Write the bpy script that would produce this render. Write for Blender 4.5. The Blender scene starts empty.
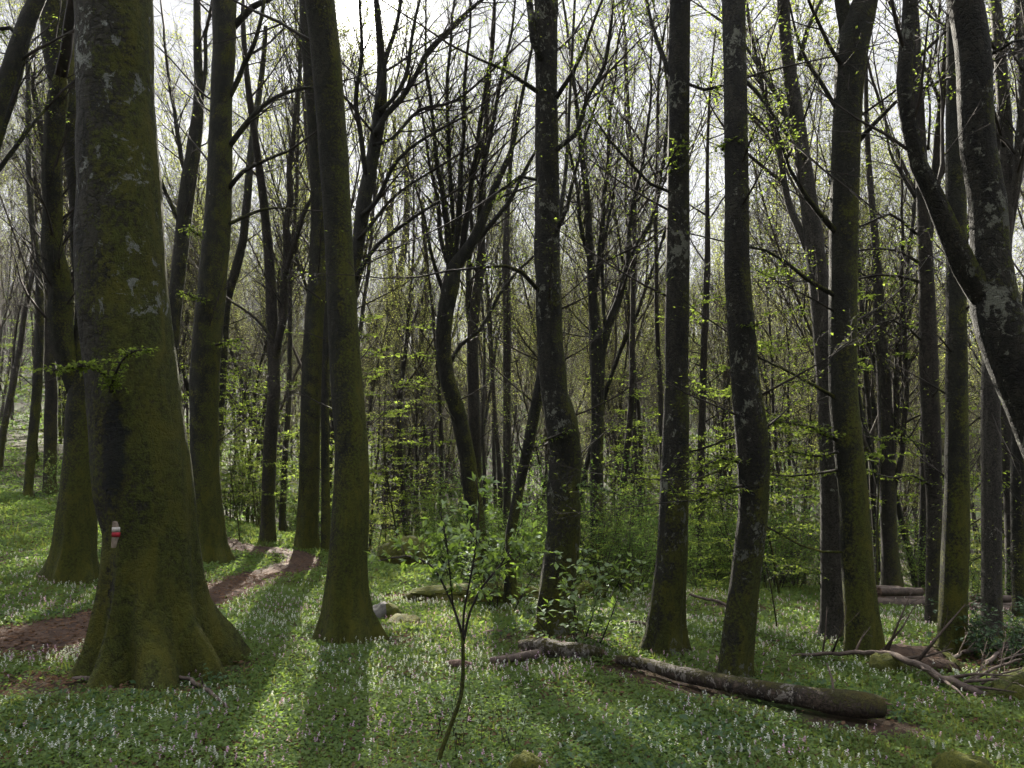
import bpy, math, random
import numpy as np
from mathutils import Vector, noise

rnd = random.Random(7)
nrs = np.random.default_rng(11)
sc = bpy.context.scene
COL = sc.collection
UP = Vector((0, 0, 1))

# ------------------------------------------------------------------ camera maths
W, H, F = 1024, 768, 740.0
PITCH = math.radians(3.6)
CAMZ = 1.65
CP, SP = math.cos(PITCH), math.sin(PITCH)


def ray(px, py):
    cx, cy = (px - W / 2) / F, (H / 2 - py) / F
    return Vector((cx, CP - cy * SP, SP + cy * CP))


def at(px, py, Y):
    d = ray(px, py)
    return Vector((0, 0, CAMZ)) + d * (Y / d.y)


def metres(wpx, px, py, Y):
    return wpx / F * Y / ray(px, py).y


# ------------------------------------------------------------------ terrain
PY = np.array([-60, -10, 0, 14, 18.5, 24, 32, 45, 60, 90, 130, 180, 280, 420], float)
PC = np.array([1.5, .6, 0, -1.12, -1.55, -3.0, -5.4, -7.6, -6.2, 1.5, 16.5, 22, 24, 24], float)
PL = np.array([1.5, .6, 0, -1.12, -1.45, -1.7, -1.8, -1.0, 2.0, 12, 27, 36, 38, 38], float)


def fbm2(x, y, seed=0.0):
    s = 0.0
    for a, f, o in ((1, .35, 3.1), (.5, .81, 9.7), (.28, 1.7, 1.3), (.15, 3.9, 5.5)):
        s = s + a * np.sin(x * f * 1.0 + 1.7 * np.sin(y * f * .9 + o + seed) + o) * np.cos(y * f * 1.1 + 1.3 * np.sin(x * f * .8 - o) + seed)
    return s


def ground(x, y):
    x = np.asarray(x, float)
    y = np.asarray(y, float)
    yy = y + 0.55 * np.clip(x - 1.0, 0, 14) * np.clip((y - 4) / 8, 0, 1)
    u = x / np.maximum(y, 8.0)
    w = np.clip((u + .62) / .46, 0, 1)
    w = w * w * (3 - 2 * w)
    far = np.clip((y - 8) / 8, 0, 1)

    def prof(P):
        a = 0
        for k in (-1.6, 0, 1.6):
            a = a + np.interp(yy + k, PY, P)
        return a / 3
    z = prof(PC) * w + prof(PL) * (1 - w)
    bl = np.clip((u + .60) / .12, 0, 1) * np.clip((-.14 - u) / .14, 0, 1)
    bt = np.clip((y - 13) / 9, 0, 1)
    z = z + .62 * bl * bl * (3 - 2 * bl) * bt * bt * (3 - 2 * bt) * np.clip((34 - y) / 9, 0, 1)
    t = np.clip(-x - 2, 0, 20)
    z = z + np.where(t < 11, .012 * t * t, .012 * 121 + .264 * (t - 11)) * np.clip((70 - y) / 40, 0, 1)
    return z + .035 * fbm2(x * 1.3, y * 1.3) * np.clip(y / 4, .3, 1) + .012 * fbm2(x * 5, y * 5, 2) + .5 * fbm2(x * .22, y * .22, 5) * np.clip((y - 35) / 40, 0, 1)


def gz(x, y):
    return float(ground(x, y))


def hit(px, py):
    d = ray(px, py)
    Y = 2.0
    pY = 2.0
    while Y < 300:
        p = Vector((0, 0, CAMZ)) + d * (Y / d.y)
        if p.z < gz(p.x, p.y):
            lo, hi = pY, Y
            for _ in range(24):
                m = (lo + hi) / 2
                p = Vector((0, 0, CAMZ)) + d * (m / d.y)
                if p.z < gz(p.x, p.y):
                    hi = m
                else:
                    lo = m
            return p
        pY = Y
        Y += .1 + Y * .005
    return at(px, py, 40)


# ------------------------------------------------------------------ node helpers
class NT:
    def __init__(s, tree):
        s.t = tree
        s.n = tree.nodes
        s.l = tree.links

    def node(s, typ, props=None, **ins):
        n = s.n.new(typ)
        for k, v in (props or {}).items():
            setattr(n, k, v)
        for k, v in ins.items():
            key = k.replace('_', ' ')
            s.set(n.inputs[key] if key in n.inputs else n.inputs[int(k[1:])], v)
        return n

    def set(s, sock, v):
        if isinstance(v, bpy.types.NodeSocket):
            s.l.new(v, sock)
        elif isinstance(v, tuple) and len(v) == 3 and sock.type == 'RGBA':
            sock.default_value = (*v, 1)
        else:
            sock.default_value = v

    def noise(s, vec, scale, detail=4, rough=.55, dist=0.0):
        return s.node('ShaderNodeTexNoise', Vector=vec, Scale=scale, Detail=detail, Roughness=rough, Distortion=dist).outputs['Fac']

    def math(s, op, a, b=0.0, clamp=False):
        return s.node('ShaderNodeMath', {'operation': op, 'use_clamp': clamp}, i0=a, i1=b).outputs[0]

    def ramp(s, fac, lo, hi, a=0.0, b=1.0):
        return s.node('ShaderNodeMapRange', {'interpolation_type': 'SMOOTHSTEP'}, Value=fac, From_Min=lo, From_Max=hi, To_Min=a, To_Max=b).outputs[0]

    def mix(s, fac, a, b):
        n = s.n.new('ShaderNodeMix')
        n.data_type = 'RGBA'
        s.set(n.inputs[0], fac)
        s.set(n.inputs[6], a)
        s.set(n.inputs[7], b)
        return n.outputs[2]

    def scale(s, vec, v):
        return s.node('ShaderNodeVectorMath', {'operation': 'MULTIPLY'}, i0=vec, i1=v).outputs[0]


def new_mat(name):
    m = bpy.data.materials.new(name)
    m.use_nodes = True
    m.node_tree.nodes.clear()
    t = NT(m.node_tree)
    out = t.node('ShaderNodeOutputMaterial')
    return m, t, out


def bark_mat(name, base, base2, moss, moss_amt, lichen_amt, lichen=(.30, .32, .29), scale=1.0, bump=.6, high_moss=.25, lichen_h=None, streak=0.0):
    m, t, out = new_mat(name)
    tc = t.node('ShaderNodeTexCoord').outputs['Object']
    geo = t.node('ShaderNodeNewGeometry')
    sep = t.node('ShaderNodeSeparateXYZ', Vector=tc)
    zs = sep.outputs['Z']
    st = t.scale(tc, (1, 1, .35))
    n1 = t.noise(st, 6 * scale, 6, .68, .6)
    n2 = t.noise(tc, 26 * scale, 5, .65)
    n3 = t.noise(tc, 2.3 * scale, 4, .55, .3)
    fine = t.noise(tc, 90 * scale, 3, .7)
    col = t.mix(t.ramp(n1, .35, .65), base, base2)
    col = t.mix(t.math('MULTIPLY', t.ramp(n2, .48, .62), .75), col, tuple(c * .22 for c in base))
    cr = t.node('ShaderNodeTexVoronoi', {'feature': 'DISTANCE_TO_EDGE'}, Vector=t.node('ShaderNodeVectorMath', {'operation': 'ADD'}, i0=t.scale(tc, (1, 1, .45)), i1=t.scale(t.node('ShaderNodeTexNoise', Vector=tc, Scale=5 * scale, Detail=4.0).outputs['Color'], (.25, .25, .25))).outputs[0], Scale=11 * scale).outputs['Distance']
    col = t.mix(t.ramp(cr, 0, .10, .75, 0), col, (.007, .0065, .006))
    # horizontal wrinkles of beech bark
    wr = t.noise(t.scale(tc, (2, 2, 16)), 2.2 * scale, 4, .6, .5)
    # moss
    nx = t.node('ShaderNodeSeparateXYZ', Vector=geo.outputs['Normal'])
    side = t.math('ADD', t.math('MULTIPLY', nx.outputs['X'], .24), t.math('MULTIPLY', nx.outputs['Z'], .25))
    hgt = t.math('SUBTRACT', t.math('MULTIPLY', t.math('POWER', 2.718, t.math('MULTIPLY', zs, -.55)), .55), .30 - high_moss)
    mf = t.math('ADD', t.math('ADD', n3, side), hgt)
    mf = t.math('ADD', mf, t.math('MULTIPLY', t.math('SUBTRACT', n2, .5), .95))
    mf = t.math('ADD', mf, t.math('MULTIPLY', t.math('SUBTRACT', fine, .5), .5))
    mossf = t.ramp(mf, .98 - moss_amt, 1.24 - moss_amt)
    mcol = t.mix(t.ramp(t.math('ADD', t.math('MULTIPLY', fine, .5), t.math('MULTIPLY', n2, .5)), .38, .62), tuple(c * .28 for c in moss), tuple(c * 1.25 for c in moss))
    mcol = t.mix(t.ramp(n1, .4, .7), mcol, tuple(c * f for c, f in zip(moss, (1.5, 1.25, .9))))
    col = t.mix(mossf, col, mcol)
    # pale lichen patches with ragged edges
    lf = t.noise(t.scale(tc, (1, 1, .8)), 9.0 * scale, 6, .74, .5)
    lf2 = t.noise(tc, 1.4 * scale, 3, .5)
    lf = t.math('ADD', lf, t.math('MULTIPLY', t.math('SUBTRACT', lf2, .5), .6))
    if lichen_h:
        lf = t.math('ADD', lf, t.ramp(zs, lichen_h[0], lichen_h[1], -.3, .06))
    licf = t.ramp(lf, .76 - lichen_amt, .80 - lichen_amt)
    licf = t.math('MULTIPLY', licf, t.ramp(fine, .2, .55, .45, 1))
    col = t.mix(licf, col, t.mix(fine, tuple(c * .6 for c in lichen), lichen))
    hsum = t.math('ADD', t.math('MULTIPLY', n2, .5), t.math('MULTIPLY', fine, .35))
    hsum = t.math('ADD', hsum, t.math('MULTIPLY', wr, .35))
    hsum = t.math('ADD', hsum, t.math('MULTIPLY', n1, .6))
    hsum = t.math('ADD', hsum, t.ramp(cr, 0, .12, -.25, 0))
    hsum = t.math('ADD', hsum, t.math('MULTIPLY', t.math('MULTIPLY', mossf, fine), .8))
    bm = t.node('ShaderNodeBump', Strength=bump, Distance=.05 / scale, Height=hsum)
    b = t.node('ShaderNodeBsdfPrincipled', Base_Color=col, Roughness=.92, Normal=bm.outputs[0])
    b.inputs['Specular IOR Level'].default_value = .25
    t.l.new(b.outputs[0], out.inputs[0])
    return m


def leaf_mat(name, a, b_, trans=.5, patch=None, gloss=.0):
    m, t, out = new_mat(name)
    geo = t.node('ShaderNodeNewGeometry')
    r = geo.outputs['Random Per Island']
    col = t.mix(r, a, b_)
    pos = geo.outputs['Position']
    if patch:
        n = t.noise(pos, patch[1], 3, .5)
        col = t.mix(t.ramp(n, .42, .6), col, patch[0])
    d = t.node('ShaderNodeBsdfDiffuse', Color=col, Roughness=.5)
    tcol = t.mix(.5, col, tuple(min(1, c * f) for c, f in zip(b_, (1.6, 1.7, .8))))
    tr = t.node('ShaderNodeBsdfTranslucent', Color=tcol)
    mx = t.node('ShaderNodeMixShader', i0=trans, i1=d.outputs[0], i2=tr.outputs[0])
    o = mx.outputs[0]
    if gloss:
        g = t.node('ShaderNodeBsdfGlossy', Roughness=.6, Color=(.7, .75, .8))
        o = t.node('ShaderNodeMixShader', i0=gloss, i1=o, i2=g.outputs[0]).outputs[0]
    t.l.new(o, out.inputs[0])
    return m


def simple_mat(name, c1, c2, scale=8, rough=.9, bump=.3, dist=.02):
    m, t, out = new_mat(name)
    tc = t.node('ShaderNodeTexCoord').outputs['Object']
    n = t.noise(tc, scale, 6, .65, .3)
    n2 = t.noise(tc, scale * 6, 4, .6)
    col = t.mix(t.ramp(t.math('ADD', n, t.math('MULTIPLY', t.math('SUBTRACT', n2, .5), .5)), .35, .65), c1, c2)
    bm = t.node('ShaderNodeBump', Strength=bump, Distance=dist, Height=t.math('ADD', n2, n))
    b = t.node('ShaderNodeBsdfPrincipled', Base_Color=col, Roughness=rough, Normal=bm.outputs[0])
    b.inputs['Specular IOR Level'].default_value = .2
    t.l.new(b.outputs[0], out.inputs[0])
    return m


M = {}
MOSS = (.053, .062, .008)
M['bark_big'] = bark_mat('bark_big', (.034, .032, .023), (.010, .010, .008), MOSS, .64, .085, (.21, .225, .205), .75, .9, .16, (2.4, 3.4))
M['bark_moss'] = bark_mat('bark_moss', (.026, .026, .017), (.008, .008, .006), MOSS, .60, .02, (.18, .19, .16), 1.5, .8, .16)
M['bark_dark'] = bark_mat('bark_dark', (.022, .021, .015), (.006, .006, .005), MOSS, .46, .0, (.15, .16, .14), 1.6, .8, .16)
M['bark_lichen'] = bark_mat('bark_lichen', (.027, .025, .018), (.006, .006, .005), MOSS, .48, .165, (.15, .155, .125), 1.5, 1.0, .16)
M['bark_grey'] = bark_mat('bark_grey', (.058, .053, .045), (.030, .027, .023), (.060, .060, .018), .10, .10, (.24, .24, .21), 2.0, .6, .2)
M['bark_far'] = bark_mat('bark_far', (.034, .029, .023), (.014, .012, .010), (.036, .040, .011), .34, .05, (.2, .2, .17), 1.2, .3, .2)
M['twig'] = simple_mat('twig', (.028, .023, .019), (.014, .012, .010), 3, .85, .1)
M['twig_far'] = simple_mat('twig_far', (.040, .033, .026), (.024, .020, .016), 2, .9, 0)
M['leaf_beech'] = leaf_mat('leaf_beech', (.092, .134, .026), (.138, .174, .042), .55)
M['leaf_pale'] = leaf_mat('leaf_pale', (.130, .148, .050), (.175, .185, .070), .52)
M['leaf_bush'] = leaf_mat('leaf_bush', (.060, .108, .036), (.090, .145, .044), .55, ((.115, .145, .036), .6))
M['leaf_elder'] = leaf_mat('leaf_elder', (.085, .135, .024), (.115, .170, .034), .5, None, .05)
M['leaf_holly'] = leaf_mat('leaf_holly', (.020, .048, .014), (.038, .070, .018), .25, None, .03)
M['leaf_ground'] = leaf_mat('leaf_ground', (.058, .108, .028), (.112, .158, .040), .48, ((.100, .146, .038), .9), .012)
M['leaf_ivy'] = leaf_mat('leaf_ivy', (.030, .062, .020), (.050, .090, .028), .35, None, .02)
M['grass'] = leaf_mat('grass', (.060, .095, .028), (.120, .135, .040), .45)
M['petal_white'] = leaf_mat('petal_white', (.36, .38, .35), (.52, .53, .51), .35)
M['petal_mauve'] = leaf_mat('petal_mauve', (.28, .17, .26), (.44, .31, .42), .35)
M['litter'] = leaf_mat('litter', (.060, .034, .022), (.110, .068, .044), .15)
M['stone'] = simple_mat('stone', (.105, .10, .09), (.055, .053, .048), 7, .9, .6)
M['moss'] = simple_mat('moss', (.085, .088, .014), (.040, .046, .010), 14, 1, 1.0, .03)
M['moss_stone'] = bark_mat('moss_stone', (.12, .11, .10), (.06, .058, .052), (.075, .080, .014), .60, .06, (.25, .25, .22), 3, 1.0, .5)
M['log_bark'] = bark_mat('log_bark', (.070, .050, .037), (.026, .020, .017), (.050, .048, .013), .02, .19, (.24, .215, .19), 1.7, 1.0, .4)
M['rot_wood'] = simple_mat('rot_wood', (.150, .100, .075), (.060, .038, .032), 12, .9, .8)
M['pale_wood'] = simple_mat('pale_wood', (.24, .195, .16), (.13, .105, .085), 14, .85, .4)
M['dead_wood'] = simple_mat('dead_wood', (.100, .076, .062), (.050, .038, .033), 10, .9, .5)
M['hollow'] = simple_mat('hollow', (.014, .014, .018), (.006, .006, .008), 6, .9, .8)
M['paint_red'] = simple_mat('paint_red', (.30, .018, .030), (.20, .016, .024), 40, .6, .3, .004)
M['paint_white'] = simple_mat('paint_white', (.46, .43, .41), (.30, .28, .26), 40, .6, .3, .004)


# ground and path
def ground_mat():
    m, t, out = new_mat('forest_floor')
    pos = t.node('ShaderNodeNewGeometry').outputs['Position']
    n1 = t.noise(pos, .8, 5, .6)
    n2 = t.noise(pos, 9, 6, .7)
    n3 = t.noise(pos, 60, 4, .7)
    soil = t.mix(t.ramp(n2, .35, .65), (.070, .046, .030), (.034, .025, .018))
    green = t.mix(t.ramp(n3, .3, .7), (.030, .048, .014), (.055, .078, .024))
    near = t.mix(t.ramp(t.math('ADD', n1, t.math('MULTIPLY', n2, .5)), .60, .82), green, soil)
    sy = t.node('ShaderNodeSeparateXYZ', Vector=pos).outputs['Y']
    litter = t.mix(t.ramp(n2, .35, .65), (.042, .036, .026), (.026, .023, .017))
    litter = t.mix(t.ramp(n1, .45, .65), litter, (.034, .052, .018))
    col = t.mix(t.ramp(sy, 22, 34), near, litter)
    bm = t.node('ShaderNodeBump', Strength=.9, Distance=.05, Height=t.math('ADD', n2, n3))
    b = t.node('ShaderNodeBsdfPrincipled', Base_Color=col, Roughness=.95, Normal=bm.outputs[0])
    b.inputs['Specular IOR Level'].default_value = .1
    t.l.new(b.outputs[0], out.inputs[0])
    return m


def path_mat():
    m, t, out = new_mat('path_earth')
    pos = t.node('ShaderNodeNewGeometry').outputs['Position']
    n1 = t.noise(pos, 2.2, 5, .6)
    n2 = t.noise(pos, 22, 6, .75)
    v = t.node('ShaderNodeTexVoronoi', Vector=pos, Scale=16.0).outputs['Color']
    vs = t.node('ShaderNodeSeparateColor', Color=v).outputs[0]
    col = t.mix(t.ramp(n1, .35, .65), (.052, .032, .022), (.028, .018, .014))
    col = t.mix(t.math('MULTIPLY', t.ramp(vs, .4, 1), .7), col, (.082, .053, .038))
    col = t.mix(t.math('MULTIPLY', t.ramp(n2, .5, .7), .6), col, (.045, .030, .025))
    bm = t.node('ShaderNodeBump', Strength=.8, Distance=.04, Height=t.math('ADD', n2, vs))
    b = t.node('ShaderNodeBsdfPrincipled', Base_Color=col, Roughness=.95, Normal=bm.outputs[0])
    b.inputs['Specular IOR Level'].default_value = .1
    t.l.new(b.outputs[0], out.inputs[0])
    return m


M['floor'] = ground_mat()
M['path'] = path_mat()


# ------------------------------------------------------------------ mesh helpers
class MB:
    def __init__(s):
        s.v = []
        s.f = []

    def tube(s, pts, rad, sides=5, cap=True):
        n = len(pts)
        b0 = len(s.v)
        ref = None
        for i in range(n):
            a = pts[max(0, i - 1)]
            c = pts[min(n - 1, i + 1)]
            d = c - a
            if d.length < 1e-9:
                d = Vector((0, 0, 1))
            d.normalize()
            if ref is None:
                ref = d.orthogonal().normalized()
            else:
                ref = ref - d * ref.dot(d)
                if ref.length < 1e-6:
                    ref = d.orthogonal()
                ref.normalize()
            bi = d.cross(ref)
            r = rad[i]
            p = pts[i]
            for k in range(sides):
                ca, sa = TRIG[sides][k]
                s.v.append((p.x + r * (ref.x * ca + bi.x * sa), p.y + r * (ref.y * ca + bi.y * sa), p.z + r * (ref.z * ca + bi.z * sa)))
        for i in range(n - 1):
            o = b0 + i * sides
            for k in range(sides):
                k2 = (k + 1) % sides
                s.f.append((o + k, o + k2, o + sides + k2, o + sides + k))
        if cap:
            o = b0 + (n - 1) * sides
            s.f.append(tuple(range(o, o + sides)))
            s.f.append(tuple(range(b0 + sides - 1, b0 - 1, -1)))

    def leaf(s, p, d, nrm, size, wid=.62, fold=.18):
        side = d.cross(nrm)
        if side.length < 1e-5:
            side = d.orthogonal()
        side.normalize()
        up = side.cross(d).normalized()
        b = len(s.v)
        m = p + d * (size * .45)
        hw = size * wid * .5
        t = p + d * size - up * (size * .12)
        l = m + side * hw + up * (fold * hw)
        r = m - side * hw + up * (fold * hw)
        s.v += [p[:], l[:], t[:], r[:]]
        s.f += [(b, b + 1, b + 2), (b, b + 2, b + 3)]

    def build(s, name, mat, parent=None, loc=None, smooth=True):
        me = bpy.data.meshes.new(name)
        me.from_pydata(s.v, [], s.f)
        return link_mesh(name, me, mat, parent, loc, smooth)


TRIG = {n: [(math.cos(2 * math.pi * k / n), math.sin(2 * math.pi * k / n)) for k in range(n)] for n in range(3, 64)}


def link_mesh(name, me, mat, parent=None, loc=None, smooth=True):
    me.materials.append(mat)
    if smooth and len(me.polygons):
        me.polygons.foreach_set('use_smooth', np.ones(len(me.polygons), bool))
    o = bpy.data.objects.new(name, me)
    COL.objects.link(o)
    if parent is not None:
        o.parent = parent
    if loc is not None:
        o.location = loc
    return o


def mesh_np(name, verts, faces4=None, faces3=None):
    me = bpy.data.meshes.new(name)
    n4 = 0 if faces4 is None else len(faces4)
    n3 = 0 if faces3 is None else len(faces3)
    me.vertices.add(len(verts))
    me.vertices.foreach_set('co', np.asarray(verts, np.float32).ravel())
    loops = np.concatenate([a.ravel() for a in (faces4, faces3) if a is not None]).astype(np.int32)
    me.loops.add(len(loops))
    me.loops.foreach_set('vertex_index', loops)
    me.polygons.add(n4 + n3)
    tot = np.concatenate([np.full(n4, 4), np.full(n3, 3)]).astype(np.int32)
    st = np.concatenate([[0], np.cumsum(tot)[:-1]]).astype(np.int32)
    me.polygons.foreach_set('loop_start', st)
    me.polygons.foreach_set('loop_total', tot)
    me.update(calc_edges=True)
    me.validate()
    return me


def thing(name, label, cat, loc, group=None, rotz=0.0):
    o = bpy.data.objects.new(name, None)
    COL.objects.link(o)
    o.location = loc
    o.rotation_euler = (0, 0, rotz)
    o.empty_display_size = .3
    return tag(o, label, cat, group)


def tag(o, label=None, cat=None, group=None, kind=None):
    for k, v in (('label', label), ('category', cat), ('group', group), ('kind', kind)):
        if v:
            o[k] = v
    return o


def copy_thing(root, loc, rotz=0.0, scale=1.0, label=None, group=None, tilt=(0, 0)):
    r = root.copy()
    COL.objects.link(r)
    r.location = loc
    r.rotation_euler = (tilt[0], tilt[1], rotz)
    r.scale = (scale,) * 3 if not isinstance(scale, tuple) else scale
    if label:
        r['label'] = label
    if group:
        r['group'] = group
    for ch in KIDS.get(root.name, []):
        c = ch.copy()
        COL.objects.link(c)
        c.parent = r
    return r


KIDS = {}


def rvec(r=rnd):
    return Vector((r.uniform(-1, 1), r.uniform(-1, 1), r.uniform(-1, 1)))


def catmull(pts, step):
    """pts: list of (Vector, radius); resampled every ~step metres"""
    out = []
    n = len(pts)
    for i in range(n - 1):
        p0, p1, p2, p3 = pts[max(0, i - 1)], pts[i], pts[i + 1], pts[min(n - 1, i + 2)]
        k = max(1, int((p2[0] - p1[0]).length / step))
        for j in range(k):
            t = j / k
            t2, t3 = t * t, t * t * t
            a, b, c, d = -.5 * t3 + t2 - .5 * t, 1.5 * t3 - 2.5 * t2 + 1, -1.5 * t3 + 2 * t2 + .5 * t, .5 * t3 - .5 * t2
            out.append((p0[0] * a + p1[0] * b + p2[0] * c + p3[0] * d, max(.002, p0[1] * a + p1[1] * b + p2[1] * c + p3[1] * d)))
    out.append(pts[-1])
    return out


def trunk_mesh(path, sides, lobes=0, lobe_h=1.0, lobe_a=.3, bump=.03, seed=0.0, knob=0.0):
    """rings with buttress lobes near the foot (path heights are local, foot at z = 0)"""
    mb = MB()
    n = len(path)
    ph = seed * 3.7
    for i, (p, r) in enumerate(path):
        d = (path[min(n - 1, i + 1)][0] - path[max(0, i - 1)][0]).normalized()
        ex = Vector((1, 0, 0))
        ex = (ex - d * ex.dot(d)).normalized()
        ey = d.cross(ex)
        h = max(0.0, p.z)
        L = lobe_a * math.exp(-h / lobe_h * 1.7) if lobes else 0
        for k in range(sides):
            th = 2 * math.pi * k / sides
            wob = noise.noise(Vector((math.cos(th) * 1.3 + seed, math.sin(th) * 1.3, h * .5)))
            q = 1.0
            if lobes:
                c = .5 + .5 * math.cos(lobes * th + ph + 2.2 * wob)
                c2 = .5 + .5 * math.cos((lobes + 4) * th - ph * 1.3 + 1.5 * wob)
                q += L * (c ** 1.6 - .42) * 1.15 + L * .35 * (c2 - .5)
            w = Vector((math.cos(th) * r * 3 + seed * 7, math.sin(th) * r * 3, p.z * 1.1))
            q += bump * noise.noise(w * 1.6) + bump * .55 * noise.noise(w * 5)
            if knob:
                q += knob * max(0, noise.noise(w * 2.1 + Vector((9, 3, 1)))) ** 1.3
            rr = r * q
            v = p + ex * (math.cos(th) * rr) + ey * (math.sin(th) * rr)
            mb.v.append(v[:])
    for i in range(n - 1):
        o = i * sides
        for k in range(sides):
            k2 = (k + 1) % sides
            mb.f.append((o + k, o + k2, o + sides + k2, o + sides + k))
    mb.f.append(tuple(range((n - 1) * sides, n * sides)))
    return mb


# ------------------------------------------------------------------ branching
class Spec:
    def __init__(s, **k):
        s.seg = [.6, .35, .22, .15, .12]
        s.wig = [.06, .13, .19, .22, .24]
        s.trop = [.02, .06, .07, .05, .03]
        s.count = [14, 7, 6, 4, 0]
        s.ang = [35, 38, 42, 45, 45]
        s.ratio = [.42, .42, .45, .5, .5]
        s.sides = [8, 5, 4, 3, 3]
        s.maxl = 3
        s.start = [.35, .2, .15, .1, 0]
        s.leaf = 0.0
        s.leafsize = .05
        s.flat = 0.0
        s.rmin = .0022
        s.__dict__.update(k)


def grow(mb, lf, p, d, L, r, lvl, S, R):
    n = max(2, int(L / S.seg[lvl]))
    pts, rad, dirs = [p.copy()], [r], [d.copy()]
    for i in range(n):
        d = d + rvec(R) * S.wig[lvl] + UP * S.trop[lvl]
        if S.flat and lvl >= 1:
            d.z *= (1 - S.flat)
        d.normalize()
        p = p + d * (L / n)
        pts.append(p.copy())
        rad.append(max(S.rmin, r * (1 - .82 * (i + 1) / n)))
        dirs.append(d.copy())
    mb.tube(pts, rad, S.sides[lvl], cap=lvl < 2)
    children(mb, lf, pts, rad, dirs, L, lvl, S, R)


def children(mb, lf, pts, rad, dirs, L, lvl, S, R, cnt=None):
    n = len(pts) - 1
    if lvl < S.maxl:
        c = S.count[lvl] if cnt is None else cnt
        c = max(1, int(c * R.uniform(.75, 1.25)))
        phi = R.uniform(0, 6.28)
        for j in range(c):
            t = S.start[lvl] + (1 - S.start[lvl]) * (j + R.uniform(.1, .9)) / c
            f = min(n - 1e-6, t * n)
            i = int(f)
            q = pts[i].lerp(pts[i + 1], f - i)
            dd = dirs[i + 1]
            phi += 2.4 + R.uniform(-.5, .5)
            a = math.radians(S.ang[lvl] * R.uniform(.7, 1.3))
            o = dd.orthogonal().normalized()
            o2 = dd.cross(o)
            perp = o * math.cos(phi) + o2 * math.sin(phi)
            if S.flat and lvl >= 0:
                perp.z *= (1 - S.flat)
                if perp.length < .2:
                    perp = Vector((math.cos(phi), math.sin(phi), 0))
                perp.normalize()
            nd = (dd * math.cos(a) + perp * math.sin(a)).normalized()
            l2 = L * S.ratio[lvl] * (1.15 - .6 * t) * R.uniform(.7, 1.25)
            r2 = max(S.rmin, min(rad[i + 1] * .62, .014 * l2 ** 1.15))
            grow(mb, lf, q, nd, l2, r2, lvl + 1, S, R)
    if lf is not None and S.leaf and lvl >= S.maxl - 1:
        k = max(1, int(L * S.leaf * R.uniform(.6, 1.4)))
        for j in range(k):
            f = min(n - 1e-6, R.uniform(.15, 1) * n)
            i = int(f)
            q = pts[i].lerp(pts[i + 1], f - i)
            sd = rvec(R)
            sd.z *= .35
            nd = (dirs[i + 1] * .7 + sd.normalized()).normalized()
            nrm = (UP + rvec(R) * .55).normalized()
            lf.leaf(q, nd, nrm, S.leafsize * R.uniform(.7, 1.25))


# ------------------------------------------------------------------ traced trees (each stands at its own measured distance)
TREE_SPOTS = []


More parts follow.
